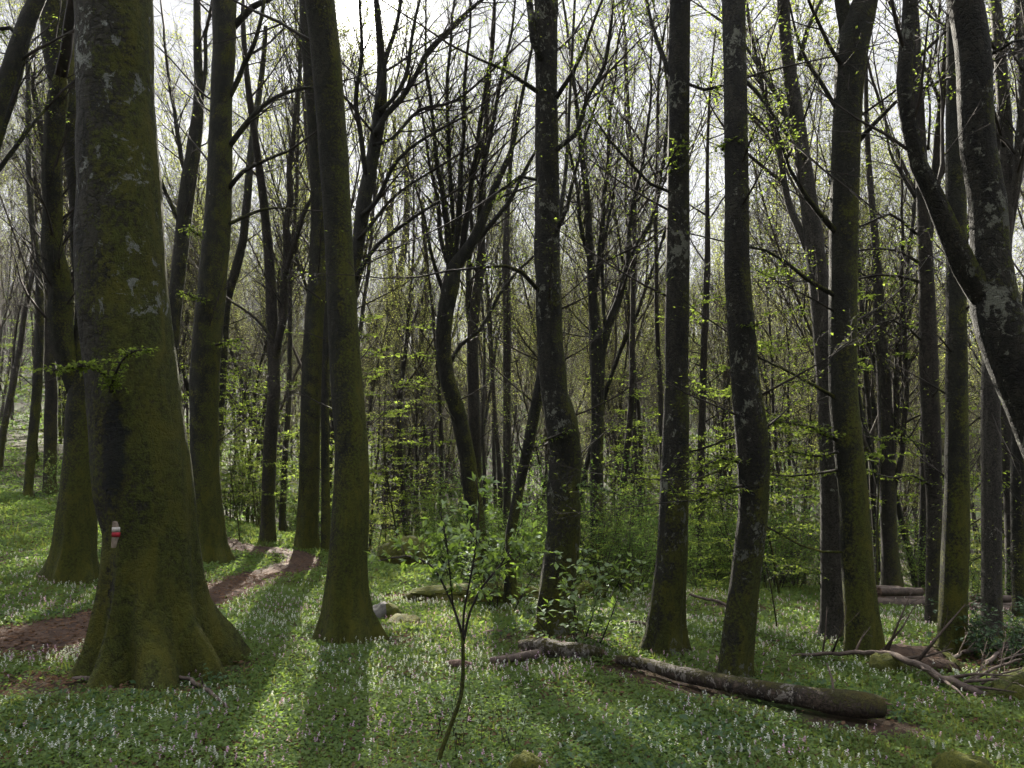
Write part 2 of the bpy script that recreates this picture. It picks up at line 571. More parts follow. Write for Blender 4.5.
def traced_tree(label, pts, mat, Y=None, limbs=(), name='tree', sides=20, lobes=5, lobe_h=.8, lobe_a=.25, bump=.05, knob=0.0,
                top=13.0, auto=6, auto_from=5.6, twig=3, leaf=0.0, group=None, leafmat='leaf_beech', seed=None, step=.14, low=0, low_len=2.2, twigmat='twig'):
    R = random.Random(hash_str(label))
    seed = R.uniform(0, 20)
    bx, by, bw = pts[0]
    if Y is None:
        b = hit(bx, by)
        Y = b.y
    else:
        b = at(bx, by, Y)
    origin = Vector((b.x, Y, gz(b.x, Y)))
    TREE_SPOTS.append((origin.x, origin.y, metres(bw, bx, by, Y) * .5))
    root = thing(name, label, 'tree', origin, group)
    path = []
    for (px, py, w) in pts:
        p = at(px, py, Y) - origin
        path.append((p, metres(w, px, py, Y) * .5))
    p0, r0 = path[0]
    if p0.z > .06:      # the foot is hidden in the picture: carry the trunk down to the ground
        path.insert(0, (Vector((p0.x * .2, 0, 0)), r0 * 1.35))
        if p0.z > .8:
            path.insert(1, (Vector((p0.x * .5, 0, min(.5, p0.z * .4))), r0 * 1.08))
    path.insert(0, (Vector((path[0][0].x, 0, -.35)), path[0][1] * 1.12))
    lastp, lastr = path[-1]
    dirn = (path[-1][0] - path[-2][0]).normalized()
    z = lastp.z
    p = lastp.copy()
    extra = max(0.0, top - z)
    m = max(1, int(extra / 1.5))
    for i in range(m):
        dirn = (dirn + rvec(R) * .10 + UP * .12).normalized()
        p = p + dirn * (extra / m)
        path.append((p.copy(), max(.02, lastr * (1 - .8 * (i + 1) / m))))
    fine = catmull(path, step)
    # a slow drift towards and away from the viewer so that trunks are not planar
    amp = R.uniform(-.05, .05)
    fine = [(q + Vector((0, amp * max(0, q.z) * math.sin(q.z * .6 + seed), 0)), r) for q, r in fine]
    trunk_mesh(fine, sides, lobes, lobe_h, lobe_a, bump, seed, knob).build('trunk', mat, root)
    mb, lf = MB(), MB()
    S = Spec(maxl=twig, leaf=leaf, count=[10, 7, 5, 3, 0])
    for lb in limbs:
        lp = []
        dy0 = R.uniform(-.25, .25)
        for i, (px, py, w) in enumerate(lb):
            YY = Y + (dy0 * i * .6 if i else 0)
            lp.append((at(px, py, YY) - origin, metres(w, px, py, YY) * .5))
        lp = catmull(lp, .16)
        one = MB()
        # sink the base of the limb into the trunk
        wp = [noise.noise_vector(Vector((i * .21, seed + len(lb), lb[0][0] * .1))) for i in range(len(lp))]
        lp = [(q + wp[i] * min(.09, r * 1.3) * min(1, i / 4), r * .86) for i, (q, r) in enumerate(lp)]
        P = [q for q, r in lp]
        Rr = [r for q, r in lp]
        one.tube(P, Rr, 8)
        one.build('limb', mat, root)
        Ln = sum((P[i + 1] - P[i]).length for i in range(len(P) - 1))
        D = [(P[min(i + 1, len(P) - 1)] - P[max(i - 1, 0)]).normalized() for i in range(len(P))]
        S2 = Spec(maxl=4 if Y < 12 else 3, leaf=leaf, leafsize=.036, ratio=[.42, .46, .46, .5, .5], count=[10, 8, 6, 3, 0], rmin=.0026)
        if Rr[-1] > .005:
            grow(mb, lf, P[-1], D[-1], 1.0 + 60 * Rr[-1], Rr[-1], 1, Spec(maxl=3, leaf=leaf, leafsize=.036, count=[12, 9, 6, 3, 0]), R)
        if len(P) > 2:
            children(mb, lf, P, Rr, D, min(Ln, 3.0), 1, S2, R, cnt=max(5, int(Ln * (7 if Y > 6 else 2.5))))
    # boughs of its own above the picture's top edge and thin shoots lower down
    for k in range(auto):
        zt = R.uniform(auto_from, top * .97)
        q, r = min(fine, key=lambda a: abs(a[0].z - zt))
        a = R.uniform(0, 6.28)
        d = Vector((math.cos(a), math.sin(a), R.uniform(.35, 1.1))).normalized()
        grow(mb, lf, q, d, R.uniform(1.8, 3.4), max(.010, min(r * .4, .024)), 1, Spec(maxl=3, leaf=leaf, count=[10, 6, 5, 3, 0]), R)
    for k in range(low):
        zt = R.uniform(1.6, auto_from)
        q, r = min(fine, key=lambda a: abs(a[0].z - zt))
        a = R.uniform(0, 6.28)
        d = Vector((math.cos(a), math.sin(a) * .6, R.uniform(.1, .7))).normalized()
        grow(mb, lf, q, d, R.uniform(.5, 1) * low_len, max(.006, min(r * .22, .014)), 1, Spec(maxl=3, leaf=leaf, leafsize=.036, count=[11, 8, 5, 3, 0]), R)
    if mb.v:
        mb.build('crown', M[twigmat], root)
    if lf.v:
        lf.build('foliage', M[leafmat], root, smooth=False)
    return root, origin, Y


def hash_str(s):
    h = 5381
    for c in s:
        h = (h * 33 + ord(c)) & 0xffffffff
    return h


# ------------------------------------------------------------------ the setting: ground sheet, path
def axis(a, b, fine_a, fine_b, fs, growth):
    out = list(np.arange(fine_a, fine_b + 1e-6, fs))
    s = fs
    x = fine_b
    while x < b:
        s *= growth
        x += s
        out.append(x)
    s = fs
    x = fine_a
    pre = []
    while x > a:
        s *= growth
        x -= s
        pre.append(x)
    return np.array(pre[::-1] + out)


gx = axis(-300, 300, -12, 9, .11, 1.07)
gy = axis(-40, 400, 2.2, 20, .11, 1.06)
GX, GY = np.meshgrid(gx, gy)
GZ = ground(GX, GY)
nx_, ny_ = len(gx), len(gy)
idx = np.arange(nx_ * ny_).reshape(ny_, nx_)
quads = np.stack([idx[:-1, :-1], idx[:-1, 1:], idx[1:, 1:], idx[1:, :-1]], -1).reshape(-1, 4)
tag(link_mesh('ground', mesh_np('ground', np.stack([GX, GY, GZ], -1).reshape(-1, 3), quads), M['floor']), kind='structure')


def smooth_line(P, step=.15):
    return np.array([(q.x, q.y) for q, r in catmull([(Vector((p[0], p[1], 0)), 1) for p in P], step)])


def path_line(px_pts):
    return [(hit(*p).x, hit(*p).y) for p in px_pts]


_pl = path_line([(0, 641), (60, 633), (135, 616), (215, 592), (262, 577), (292, 569), (303, 562), (294, 555.5), (272, 551), (245, 549.5)])
_pl = [(_pl[0][0] - 4.5, _pl[0][1] - 1.4), (_pl[0][0] - 2, _pl[0][1] - .7)] + _pl + [(_pl[-1][0] - 2.2, _pl[-1][1] + 1.6), (_pl[-1][0] - 3.2, _pl[-1][1] + 4.5), (_pl[-1][0] - 2.6, _pl[-1][1] + 9)]
PATH = smooth_line(_pl)
_old = path_line([(-30, 562), (10, 556), (45, 551), (80, 549)])
OLDPATH = smooth_line([(_old[0][0] - 3, _old[0][1] - .5)] + _old)


def strip(name, line, half, lift, mat, seed):
    n = len(line)
    K = 11
    tan = np.gradient(line, axis=0)
    tan /= np.linalg.norm(tan, axis=1)[:, None] + 1e-9
    nor = np.stack([-tan[:, 1], tan[:, 0]], 1)
    s = np.arange(n) * .15
    hw_l = half * (1 + .16 * np.sin(s * 1.3 + seed) + .10 * np.sin(s * 3.7 + 2 * seed) + .06 * np.sin(s * 9.1))
    hw_r = half * (1 + .16 * np.sin(s * 1.1 + 2 + seed) + .10 * np.sin(s * 4.3 + seed) + .06 * np.sin(s * 8.3))
    V = []
    for k in range(K):
        t = -1 + 2 * k / (K - 1)
        off = np.where(t < 0, t * hw_l, t * hw_r)[:, None] * nor
        xy = line + off
        z = ground(xy[:, 0], xy[:, 1]) + lift * (1 - abs(t) ** 4) + (.004 if abs(t) < 1 else -.02)
        V.append(np.column_stack([xy, z]))
    V = np.stack(V, 1).reshape(-1, 3)
    id2 = np.arange(n * K).reshape(n, K)
    q = np.stack([id2[:-1, :-1], id2[:-1, 1:], id2[1:, 1:], id2[1:, :-1]], -1).reshape(-1, 4)[:, ::-1]
    return tag(link_mesh(name, mesh_np(name, V, q), mat), kind='structure')


strip('path', PATH, np.interp(PATH[:, 1], [8, 10.5, 13, 16], [.85, .76, .60, .56]), .022, M['path'], 1.0)
strip('path', OLDPATH, .30, .018, M['path'], 4.0)

# bare patches of leaf litter: (px, py, rx metres, ry metres)
BARE = []
for (px, py, rx, ry) in [(98, 686, .90, .42), (40, 694, .50, .30), (235, 668, .25, .25), (480, 596, 1.6, .7), (520, 578, 1.2, .5), (925, 662, .7, .5), (300, 640, .2, .3),
                         (560, 640, .8, .35), (345, 612, .35, .5), (985, 668, 1.2, .7), (395, 640, .25, .25), (770, 610, 1.2, .4)]:
    h = hit(px, py)
    BARE.append((h.x, h.y, rx, ry))


def bare(x, y):
    """0..1, how bare the floor is"""
    b = np.zeros_like(x)
    for ln, hw in ((PATH, .88), (OLDPATH, .22)):
        d = np.full(x.shape, 9.0)
        for p in ln[::2]:
            d = np.minimum(d, np.hypot(x - p[0], y - p[1]) + (np.interp(p[1], [8, 10.5, 13, 16], [0, .09, .25, .29]) if hw > .5 else 0))
        b = np.maximum(b, np.clip((hw - .04 - d) / .22 + .25 * np.sin(x * 7 + y * 3) * np.sin(y * 8 - x * 2), 0, 1))
    for (cx, cy, rx, ry) in BARE:
        q = np.hypot((x - cx) / rx, (y - cy) / ry) + .22 * np.sin(x * 9 + y * 5) * np.cos(y * 11 - x * 3)
        b = np.maximum(b, np.clip((1.05 - q) / .3, 0, .93))
    return b
# ------------------------------------------------------------------ trees near the clearing, traced one by one
T = traced_tree
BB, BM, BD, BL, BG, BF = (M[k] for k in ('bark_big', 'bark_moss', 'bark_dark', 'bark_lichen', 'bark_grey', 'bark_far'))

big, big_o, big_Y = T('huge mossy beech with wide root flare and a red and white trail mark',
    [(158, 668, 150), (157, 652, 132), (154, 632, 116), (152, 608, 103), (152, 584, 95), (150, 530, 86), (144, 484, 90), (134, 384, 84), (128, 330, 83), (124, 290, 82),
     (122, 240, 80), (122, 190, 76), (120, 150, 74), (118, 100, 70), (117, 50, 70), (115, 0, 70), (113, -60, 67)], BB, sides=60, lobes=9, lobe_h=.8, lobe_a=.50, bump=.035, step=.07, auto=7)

T('mossy beech with two stems grown together, just behind the huge trail-marked beech',
    [(72, 583, 60), (73, 565, 46), (76, 540, 39), (79, 500, 36), (82, 450, 33), (83, 400, 31), (84, 350, 24), (81, 300, 15), (77, 250, 16), (78, 200, 20), (76, 150, 24), (71, 110, 30), (63, 50, 29), (62, 0, 30), (60, -60, 28)],
    BM, sides=32, lobes=5, lobe_a=.35, limbs=[[(78, 392, 24), (68, 350, 26), (62, 310, 27), (54, 250, 23), (52, 200, 21), (53, 150, 21), (62, 100, 22), (64, 80, 14)]])

T('straight dark mossy beech with splayed roots at the bend of the path',
    [(212, 560, 38), (211, 545, 30), (207, 500, 28), (205, 450, 27), (205, 384, 28), (208, 330, 28), (214, 260, 27), (218, 192, 25), (221, 100, 21), (225, 50, 22), (226, 0, 23), (227, -60, 22)],
    BM, sides=28, lobes=6, lobe_a=.35, low=5,
    limbs=[[(230, 30, 9), (248, 14, 8), (268, 2, 6), (300, -20, 4)], [(229, 98, 6), (246, 66, 6), (256, 45, 5), (264, 0, 4)], [(230, 145, 7), (256, 112, 6), (275, 100, 5), (305, 88, 4), (330, 85, 2)],
           [(226, 225, 5), (250, 214, 4), (275, 208, 3), (300, 210, 2)], [(229, 188, 6), (243, 172, 5), (262, 164, 4), (290, 150, 3)]])

T('smooth mossy beech with clean straight trunk rising beside a small grey stone',
    [(349, 642, 66), (348, 630, 58), (347, 612, 48), (347, 590, 42), (348, 560, 38), (350, 530, 37), (351, 500, 36), (351, 450, 33), (345, 384, 32), (340, 320, 30), (336, 250, 28), (331, 150, 29), (326, 50, 29), (322, 0, 29), (319, -60, 28)],
    BM, sides=36, lobes=6, lobe_a=.34, lobe_h=.6, bump=.025)

T('knobbly lichen-blotched tree with many side shoots behind the broken rotten branch',
    [(554, 632, 50), (555, 618, 40), (556, 590, 35), (560, 560, 35), (564, 520, 33), (563, 490, 33), (566, 460, 30), (561, 420, 33), (555, 395, 27), (551, 350, 26), (549, 300, 26), (548, 240, 25), (548, 200, 24), (547, 100, 23), (546, 0, 23), (546, -60, 22)],
    BL, sides=30, lobes=5, lobe_a=.3, bump=.09, knob=.22, low=6, low_len=1.6, leaf=3,
    limbs=[[(556, 150, 6), (575, 135, 6), (588, 95, 5), (602, 68, 5), (611, 20, 4), (612, -20, 3)], [(556, 98, 6), (573, 72, 5), (585, 46, 4)], [(538, 92, 6), (517, 78, 5), (500, 68, 4), (480, 60, 3)],
           [(542, 60, 9), (533, 40, 9), (528, 0, 8), (526, -40, 7)], [(537, 180, 4), (520, 176, 4), (500, 190, 3)], [(556, 232, 6), (566, 210, 5), (575, 170, 4), (590, 120, 3)], [(538, 290, 5), (522, 272, 5), (505, 266, 4), (480, 268, 3)]])

T('dark straight trunk with pale lichen specks where the long fallen log begins',
    [(666, 652, 48), (667, 638, 40), (668, 610, 34), (671, 570, 31), (674, 500, 29), (676, 430, 26), (677, 384, 23), (678, 300, 24), (679, 200, 22), (679, 100, 21), (679, 0, 21), (679, -60, 20)],
    BL, sides=28, lobes=6, lobe_a=.3, bump=.05, low=3, leaf=1.5,
    limbs=[[(672, 78, 6), (660, 48, 6), (654, 28, 5), (647, 0, 4)], [(670, 192, 4), (650, 184, 4), (632, 165, 4), (610, 140, 3), (596, 120, 2)], [(688, 84, 4), (704, 90, 4), (722, 86, 3)]])

T('dark slightly crooked trunk rising right behind the middle of the fallen log',
    [(734, 676, 36), (735, 662, 33), (739, 630, 32), (744, 590, 29), (750, 540, 29), (753, 500, 29), (750, 440, 32), (743, 384, 27), (737, 330, 26), (732, 270, 24), (731, 200, 23), (731, 100, 22), (733, 0, 22), (734, -60, 21)],
    BL, sides=28, lobes=5, lobe_a=.18, bump=.06, low=5, low_len=1.4, leaf=2.2,
    limbs=[[(742, 78, 5), (757, 92, 5), (772, 112, 4), (792, 140, 3)], [(738, 455, 3), (722, 470, 2.4), (700, 478, 2), (672, 480, 1.4)], [(742, 490, 3), (722, 494, 2.4), (700, 500, 2), (672, 502, 1.4)]])

T('tall forked trunk with grey lichen foot, in front of a paler leaning trunk',
    [(864, 656, 42), (864, 645, 37), (862, 620, 33), (858, 570, 30), (854, 500, 28), (848, 430, 28), (845, 384, 27), (845, 300, 27), (846, 200, 27), (848, 100, 27), (851, 50, 30), (858, 20, 28), (866, -10, 20), (872, -60, 18)],
    BM, sides=30, lobes=5, lobe_a=.25, lobe_h=.5, bump=.04,
    limbs=[[(851, 48, 20), (845, 20, 17), (840, -10, 16), (838, -60, 15)], [(857, 143, 6), (876, 122, 5), (896, 102, 4), (918, 90, 3), (955, 75, 3)], [(836, 296, 6), (807, 279, 5), (785, 262, 4), (766, 251, 3), (742, 246, 2)],
           [(836, 232, 8), (822, 216, 7), (806, 196, 6), (790, 170, 4), (775, 120, 3)], [(836, 440, 4), (815, 430, 4), (795, 424, 3), (770, 420, 2)], [(836, 398, 5), (812, 384, 4), (790, 372, 3), (760, 358, 2.4)], [(846, 552, 3), (822, 552, 3), (800, 545, 2.4), (780, 534, 2)],
           [(836, 108, 5), (822, 84, 5), (806, 60, 4), (795, 30, 3)]], leaf=1.4, low=3)

T('pale grey leaning trunk that forks high up, half hidden by the mossy forked trunk',
    [(835, 642, 32), (835, 628, 27), (833, 590, 24), (831, 540, 23), (828, 470, 22), (824, 400, 21), (819, 330, 20), (813, 240, 18), (808, 170, 16), (803, 100, 15), (797, 30, 13), (794, -60, 12)],
    BG, sides=24, lobes=4, lobe_a=.2, Y=8.3,
    limbs=[[(808, 250, 9), (797, 225, 9), (786, 196, 8), (776, 150, 7), (768, 110, 6), (757, 60, 5), (745, 0, 4)], [(806, 160, 6), (790, 130, 6), (775, 95, 5), (755, 60, 4), (740, 40, 3)], [(800, 60, 6), (808, 30, 5), (822, 0, 4)]], leaf=2)

T('slim straight mossy trunk behind the littered mound',
    [(953, 656, 34), (953, 645, 28), (953, 610, 26), (954, 560, 25), (955, 500, 23), (955, 440, 21), (955, 384, 20), (957, 300, 18), (960, 200, 19), (962, 100, 17), (963, 0, 16), (964, -60, 15)],
    BM, sides=26, lobes=5, lobe_a=.22, low=4, low_len=1.0)

T('dark thin trunk with long arching bare side branches, behind the slim mossy trunk',
    [(933, 636, 18), (933, 620, 15), (934, 560, 14), (935, 500, 15), (932, 430, 17), (929, 370, 17), (926, 300, 15), (920, 200, 12), (916, 120, 11), (914, 50, 10), (913, -50, 9)],
    BF, sides=18, lobes=4, lobe_a=.15, Y=10.5,
    limbs=[[(916, 234, 4), (903, 222, 3.5), (890, 214, 3), (870, 222, 2.6), (852, 230, 2)], [(918, 262, 4), (902, 253, 3), (882, 249, 2.6), (857, 250, 2)], [(920, 282, 4), (900, 276, 3), (878, 275, 2.6), (852, 280, 2)], [(920, 205, 5), (905, 180, 4), (890, 150, 3), (884, 110, 2.5)],
           [(914, 120, 4), (925, 90, 4), (935, 50, 3), (940, 0, 3)], [(926, 345, 3), (910, 330, 3), (892, 320, 2.4), (866, 330, 2)]], leaf=2, low=8, low_len=1.6)

T('thin pale barked trunk with a peeling whitish edge beside the holly bush',
    [(992, 640, 22), (992, 620, 19), (992, 560, 18), (992, 480, 18), (991, 384, 17), (994, 320, 16), (1000, 260, 16), (1003, 200, 14), (1002, 130, 13), (998, 60, 11), (994, 0, 10), (990, -60, 9)],
    BG, sides=20, lobes=4, lobe_a=.15, Y=9.0,
    limbs=[[(1002, 235, 9), (1012, 180, 9), (1020, 120, 8), (1026, 60, 7), (1034, 0, 6)], [(1001, 160, 6), (992, 110, 6), (986, 70, 5), (980, 20, 4)], [(990, 345, 4), (985, 400, 3.4), (984, 470, 3), (984, 560, 3)]], leaf=2)

T('dark trunk at the very edge beyond the holly bush',
    [(1021, 628, 17), (1021, 600, 15), (1020, 540, 14), (1019, 470, 14), (1018, 380, 13), (1022, 280, 12), (1026, 160, 11), (1030, 40, 10)], BD, sides=16, lobes=3, Y=11.0, low=5, low_len=1.2)

T('leaning lichen-blotched beech with a thick curved side arm, its foot out of sight',
    [(1104, 735, 66), (1100, 700, 54), (1094, 640, 47), (1078, 540, 46), (1050, 450, 46), (1022, 384, 45), (1002, 330, 46), (992, 290, 42), (989, 250, 35), (986, 200, 33), (977, 150, 31), (973, 100, 31), (970, 50, 31), (962, 0, 30), (953, -60, 29)],
    M['bark_lichen'], sides=36, Y=5.0, lobes=5, lobe_a=.25, bump=.05, knob=.08,
    limbs=[[(998, 318, 30), (978, 290, 31), (962, 270, 29), (945, 240, 26), (927, 202, 22), (914, 170, 20), (907, 130, 18), (902, 80, 18), (903, 30, 16), (905, -10, 15), (907, -60, 14)], [(982, 58, 5), (1000, 50, 4), (1012, 42, 3), (1022, 40, 3)]], auto=5)

# --- trees in the middle distance
T('slim dark stem with ascending forks, between the huge beech and the straight dark beech',
    [(168, 470, 14), (170, 384, 12), (174, 310, 13), (180, 250, 14), (187, 190, 15), (194, 150, 14), (200, 100, 10), (199, 50, 8), (197, -20, 6)], BD, Y=19, sides=14, lobes=3, leaf=1,
    limbs=[[(188, 180, 6), (178, 130, 5), (170, 90, 4), (164, 40, 3)], [(184, 230, 6), (170, 205, 5), (160, 180, 4)], [(198, 130, 5), (205, 80, 5), (208, 30, 4)]], low=5)
T('thin leaning stem crossing behind the straight dark beech', [(214, 470, 9), (220, 390, 9), (226, 310, 9), (238, 270, 9), (246, 240, 8), (250, 200, 8), (252, 150, 7), (256, 90, 6), (262, 20, 4)], BD, Y=21, sides=12, lobes=3, low=6, leaf=1)
T('twin-forked slim tree at the far edge of the path bend', [(267, 542, 17), (268, 520, 14), (271, 450, 13), (274, 384, 12), (268, 300, 11), (263, 230, 9), (260, 180, 8), (255, 100, 6), (250, 20, 4)], BF, sides=16, lobes=4, leaf=2, low=6,
    limbs=[[(274, 400, 9), (280, 340, 9), (285, 285, 9), (287, 235, 8), (290, 180, 7), (296, 110, 5), (300, 40, 4)], [(280, 350, 4), (262, 325, 4), (245, 310, 3)], [(285, 275, 6), (297, 232, 6), (308, 205, 5), (322, 185, 3)]])
T('thick pale brown mossy trunk just beyond the path bend', [(307, 548, 27), (307, 535, 22), (310, 480, 20), (312, 420, 20), (314, 340, 20), (316, 250, 19), (316, 150, 18), (315, 50, 17), (314, -60, 16)], BM, sides=20, lobes=5, lobe_a=.25, low=3)
T('thin straight dark stem close beside the pale brown trunk at the path bend', [(326, 552, 10), (326, 500, 9), (326, 420, 8), (327, 340, 8), (329, 240, 7), (330, 120, 6), (332, 0, 5)], BD, sides=12, lobes=3, low=5)
T('sun-topped dark tree with many fan-like ascending boughs, behind the smooth mossy beech',
    [(349, 520, 18), (350, 400, 17), (350, 300, 15), (353, 268, 14), (358, 235, 13), (362, 200, 15), (371, 150, 13), (378, 105, 13), (380, 60, 9), (377, 10, 6), (374, -40, 4)], BD, Y=12.5, sides=18, lobes=3, leaf=1, low=6, twig=3,
    limbs=[[(374, 135, 8), (388, 112, 7), (402, 98, 7), (416, 74, 6), (430, 50, 6), (452, 26, 5), (482, 0, 4)], [(378, 112, 5), (392, 100, 5), (404, 78, 5), (412, 40, 4), (420, 0, 3)], [(362, 215, 6), (376, 200, 5), (392, 170, 5), (410, 150, 4), (440, 130, 3)],
           [(352, 285, 6), (366, 262, 5), (384, 240, 5), (402, 226, 4), (440, 200, 3)], [(366, 175, 6), (360, 130, 6), (358, 90, 5), (362, 40, 4), (360, 0, 3)], [(376, 110, 6), (384, 70, 6), (396, 30, 5), (404, -10, 4)], [(372, 145, 5), (392, 138, 4), (420, 112, 4), (455, 100, 3), (490, 72, 3)],
           [(358, 240, 5), (382, 212, 4), (402, 190, 3), (430, 172, 3)]])
T('thin straight stem with a twin beside it, right of the smooth mossy beech', [(386, 530, 8), (386, 440, 7), (388, 340, 6), (391, 260, 5), (392, 200, 4), (396, 120, 3)], BF, sides=10, lobes=3, low=8, leaf=1)
T('straight dark forking stem beyond the mossy boulder', [(395, 532, 10), (396, 450, 9), (397, 384, 9), (397, 320, 9), (399, 285, 8), (404, 240, 7), (407, 190, 5), (410, 120, 4)], BF, sides=12, lobes=3, low=8, leaf=1,
    limbs=[[(397, 310, 5), (390, 270, 5), (388, 220, 4), (380, 170, 3)], [(400, 290, 5), (414, 268, 4), (426, 240, 3), (436, 200, 3)]])
T('short bristling tree with a thicket of horizontal dead branches, above the mossy boulder', [(429, 542, 15), (427, 500, 13), (427, 440, 13), (425, 384, 12), (424, 350, 10), (424, 310, 7), (426, 260, 5), (424, 200, 3)], BD, sides=14, lobes=3, low=0, auto=3, auto_from=4,
    limbs=[[(425, 392, 5), (408, 372, 4), (398, 340, 4), (388, 310, 3)], [(426, 380, 5), (442, 366, 4), (452, 340, 3), (458, 315, 3)], [(426, 410, 4), (444, 398, 3), (462, 380, 3)], [(425, 420, 4), (408, 408, 3), (392, 400, 3)], [(425, 430, 4), (446, 428, 3), (462, 415, 2)], [(425, 360, 4), (412, 335, 3), (406, 300, 3)], [(425, 350, 4), (440, 330, 3), (446, 300, 3)]])
T('bent dark tree with a wide fan of upright boughs, in the middle of the wood',
    [(478, 560, 20), (476, 520, 18), (470, 480, 17), (466, 452, 16), (458, 412, 16), (447, 376, 15), (444, 345, 15), (446, 317, 16), (452, 285, 17), (456, 268, 14), (472, 245, 11), (486, 212, 9), (498, 180, 7), (512, 145, 5), (520, 100, 4)], BD, Y=13.5, sides=18, lobes=3, knob=.1, low=3, leaf=1.2,
    limbs=[[(454, 278, 9), (449, 245, 8), (444, 205, 7), (437, 160, 5), (430, 90, 4)], [(456, 270, 8), (456, 235, 8), (460, 195, 7), (464, 140, 5), (466, 70, 4)], [(462, 258, 8), (466, 220, 8), (474, 170, 6), (482, 110, 5), (492, 50, 4)], [(470, 248, 7), (492, 222, 6), (515, 190, 5), (530, 160, 4)],
           [(448, 300, 5), (438, 280, 5), (430, 250, 4), (424, 215, 3)], [(452, 280, 6), (440, 235, 5), (436, 195, 4), (428, 150, 3)], [(446, 370, 5), (462, 345, 5), (480, 330, 4), (500, 295, 4), (520, 270, 3)], [(478, 230, 6), (484, 180, 6), (490, 130, 5), (505, 70, 4)], [(456, 262, 6), (452, 215, 5), (450, 160, 5), (448, 90, 4), (452, 20, 3)]])
T('straight twin stem standing close behind the bent fan-shaped tree', [(477, 560, 13), (476, 480, 12), (474, 400, 12), (473, 330, 11), (480, 270, 9), (482, 220, 7), (484, 150, 6), (490, 60, 4)], BF, Y=15.5, sides=14, lobes=3, low=5, leaf=1,
    limbs=[[(474, 345, 6), (468, 300, 6), (470, 250, 5), (472, 180, 4)]])
T('dark thin stem leaning towards the knobbly lichen-blotched tree', [(511, 535, 11), (514, 515, 10), (521, 480, 10), (529, 440, 11), (536, 405, 11), (542, 375, 12), (545, 345, 10), (548, 300, 8), (556, 240, 6), (566, 170, 4)], BD, Y=11.0, sides=14, lobes=3, knob=.1, low=6, leaf=1)
T('thin straight pole-like stem between the fan-shaped tree and the knobbly tree', [(507, 520, 8), (507, 440, 8), (507, 360, 8), (507, 300, 8), (506, 250, 7), (508, 190, 5), (514, 120, 4)], BF, Y=20, sides=10, lobes=3, low=8, leaf=1)
T('Y-forked mossy tree with two rising arms, behind a small mossy boulder',
    [(598, 583, 20), (597, 570, 16), (597, 520, 14), (597, 470, 13), (598, 420, 13), (598, 370, 14), (598, 345, 15), (594, 310, 10), (590, 260, 8), (586, 200, 7), (580, 150, 5), (574, 90, 4)], BD, sides=16, lobes=4, low=4, leaf=2,
    limbs=[[(600, 352, 10), (608, 325, 10), (620, 298, 9), (630, 268, 8), (640, 245, 7), (652, 215, 6), (660, 185, 5), (668, 130, 4)], [(628, 275, 6), (630, 235, 6), (634, 200, 5), (645, 150, 4), (652, 90, 3)], [(594, 300, 6), (600, 250, 6), (606, 190, 5), (610, 120, 4), (616, 60, 3)], [(592, 270, 5), (582, 235, 5), (576, 190, 4), (568, 140, 3)],
           [(606, 330, 4), (602, 290, 4), (604, 240, 4), (612, 200, 3)]])
T('shaggy multi-stemmed tree in the gap between the forked trunk and the arching-branched trunk', [(890, 560, 16), (888, 500, 15), (886, 450, 15), (882, 384, 13), (878, 330, 11), (876, 260, 8), (872, 180, 6), (870, 90, 4)], BF, Y=14, sides=14, lobes=3, low=10, leaf=4,
    limbs=[[(888, 460, 8), (897, 400, 8), (900, 340, 7), (908, 270, 5), (915, 190, 4)], [(884, 400, 6), (870, 350, 5), (862, 300, 4), (858, 240, 3)], [(890, 500, 7), (904, 440, 6), (908, 384, 6), (903, 320, 5), (902, 250, 4)]])
T('thin straight stem between the lichen-specked trunk and the crooked trunk', [(700, 560, 8), (701, 480, 8), (702, 400, 7), (703, 330, 7), (706, 260, 6), (708, 190, 4), (712, 110, 3)], BF, Y=17, sides=10, lobes=3, low=10, leaf=1)
T('slender leaning tree with many fine shoots, beyond the holly bush', [(1012, 600, 12), (1010, 500, 12), (1008, 420, 11), (1004, 340, 10), (1008, 250, 9), (1014, 170, 7), (1018, 90, 6), (1024, 0, 4)], BF, Y=15, sides=12, lobes=3, low=8, leaf=2)
T('broad-shouldered slim trunk on the slope above the old side track', [(50, 500, 14), (50, 470, 12), (52, 420, 12), (54, 384, 11), (50, 330, 11), (44, 280, 9), (40, 210, 8), (36, 130, 6), (34, 40, 4)], BF, Y=21, sides=14, lobes=3, low=6)
T('thin dark stem leaning outwards on the slope above the old side track', [(28, 492, 9), (31, 450, 9), (35, 400, 9), (39, 340, 8), (41, 280, 7), (36, 220, 6), (30, 150, 5), (22, 60, 4)], BD, Y=20, sides=12, lobes=3, low=6)
T('dark leaning tree at the edge of the slope, its boughs crossing the upper corner',
    [(-70, 560, 30), (-62, 480, 26), (-46, 380, 22), (-30, 280, 19), (-14, 190, 17), (3, 115, 16), (18, 60, 16), (28, 20, 16), (38, -10, 14), (52, -60, 11)], BD, Y=9.5, sides=18, lobes=4,
    limbs=[[(24, 40, 6), (10, 28, 5), (-10, 30, 4)], [(-4, 150, 8), (8, 110, 7), (22, 75, 5), (34, 22, 4)], [(-12, 185, 6), (12, 150, 5), (28, 128, 4), (45, 110, 3)]], leaf=1)

# the marks on the huge beech: bare blaze, paint, painted-in shade, leafy shoot
def on_trunk(px, py, out=.0):
    """the point of the huge beech's trunk mesh that this line of sight meets"""
    d = ray(px, py).normalized()
    o = Vector((0, 0, CAMZ)) - big_o
    tr = [c for c in big.children if c.name.startswith('trunk')][0]
    ok, loc, nrm, i = tr.ray_cast(o, d)
    return (loc, nrm) if ok else (at(px, py, big_Y - .4) - big_o, Vector((0, -1, 0)))


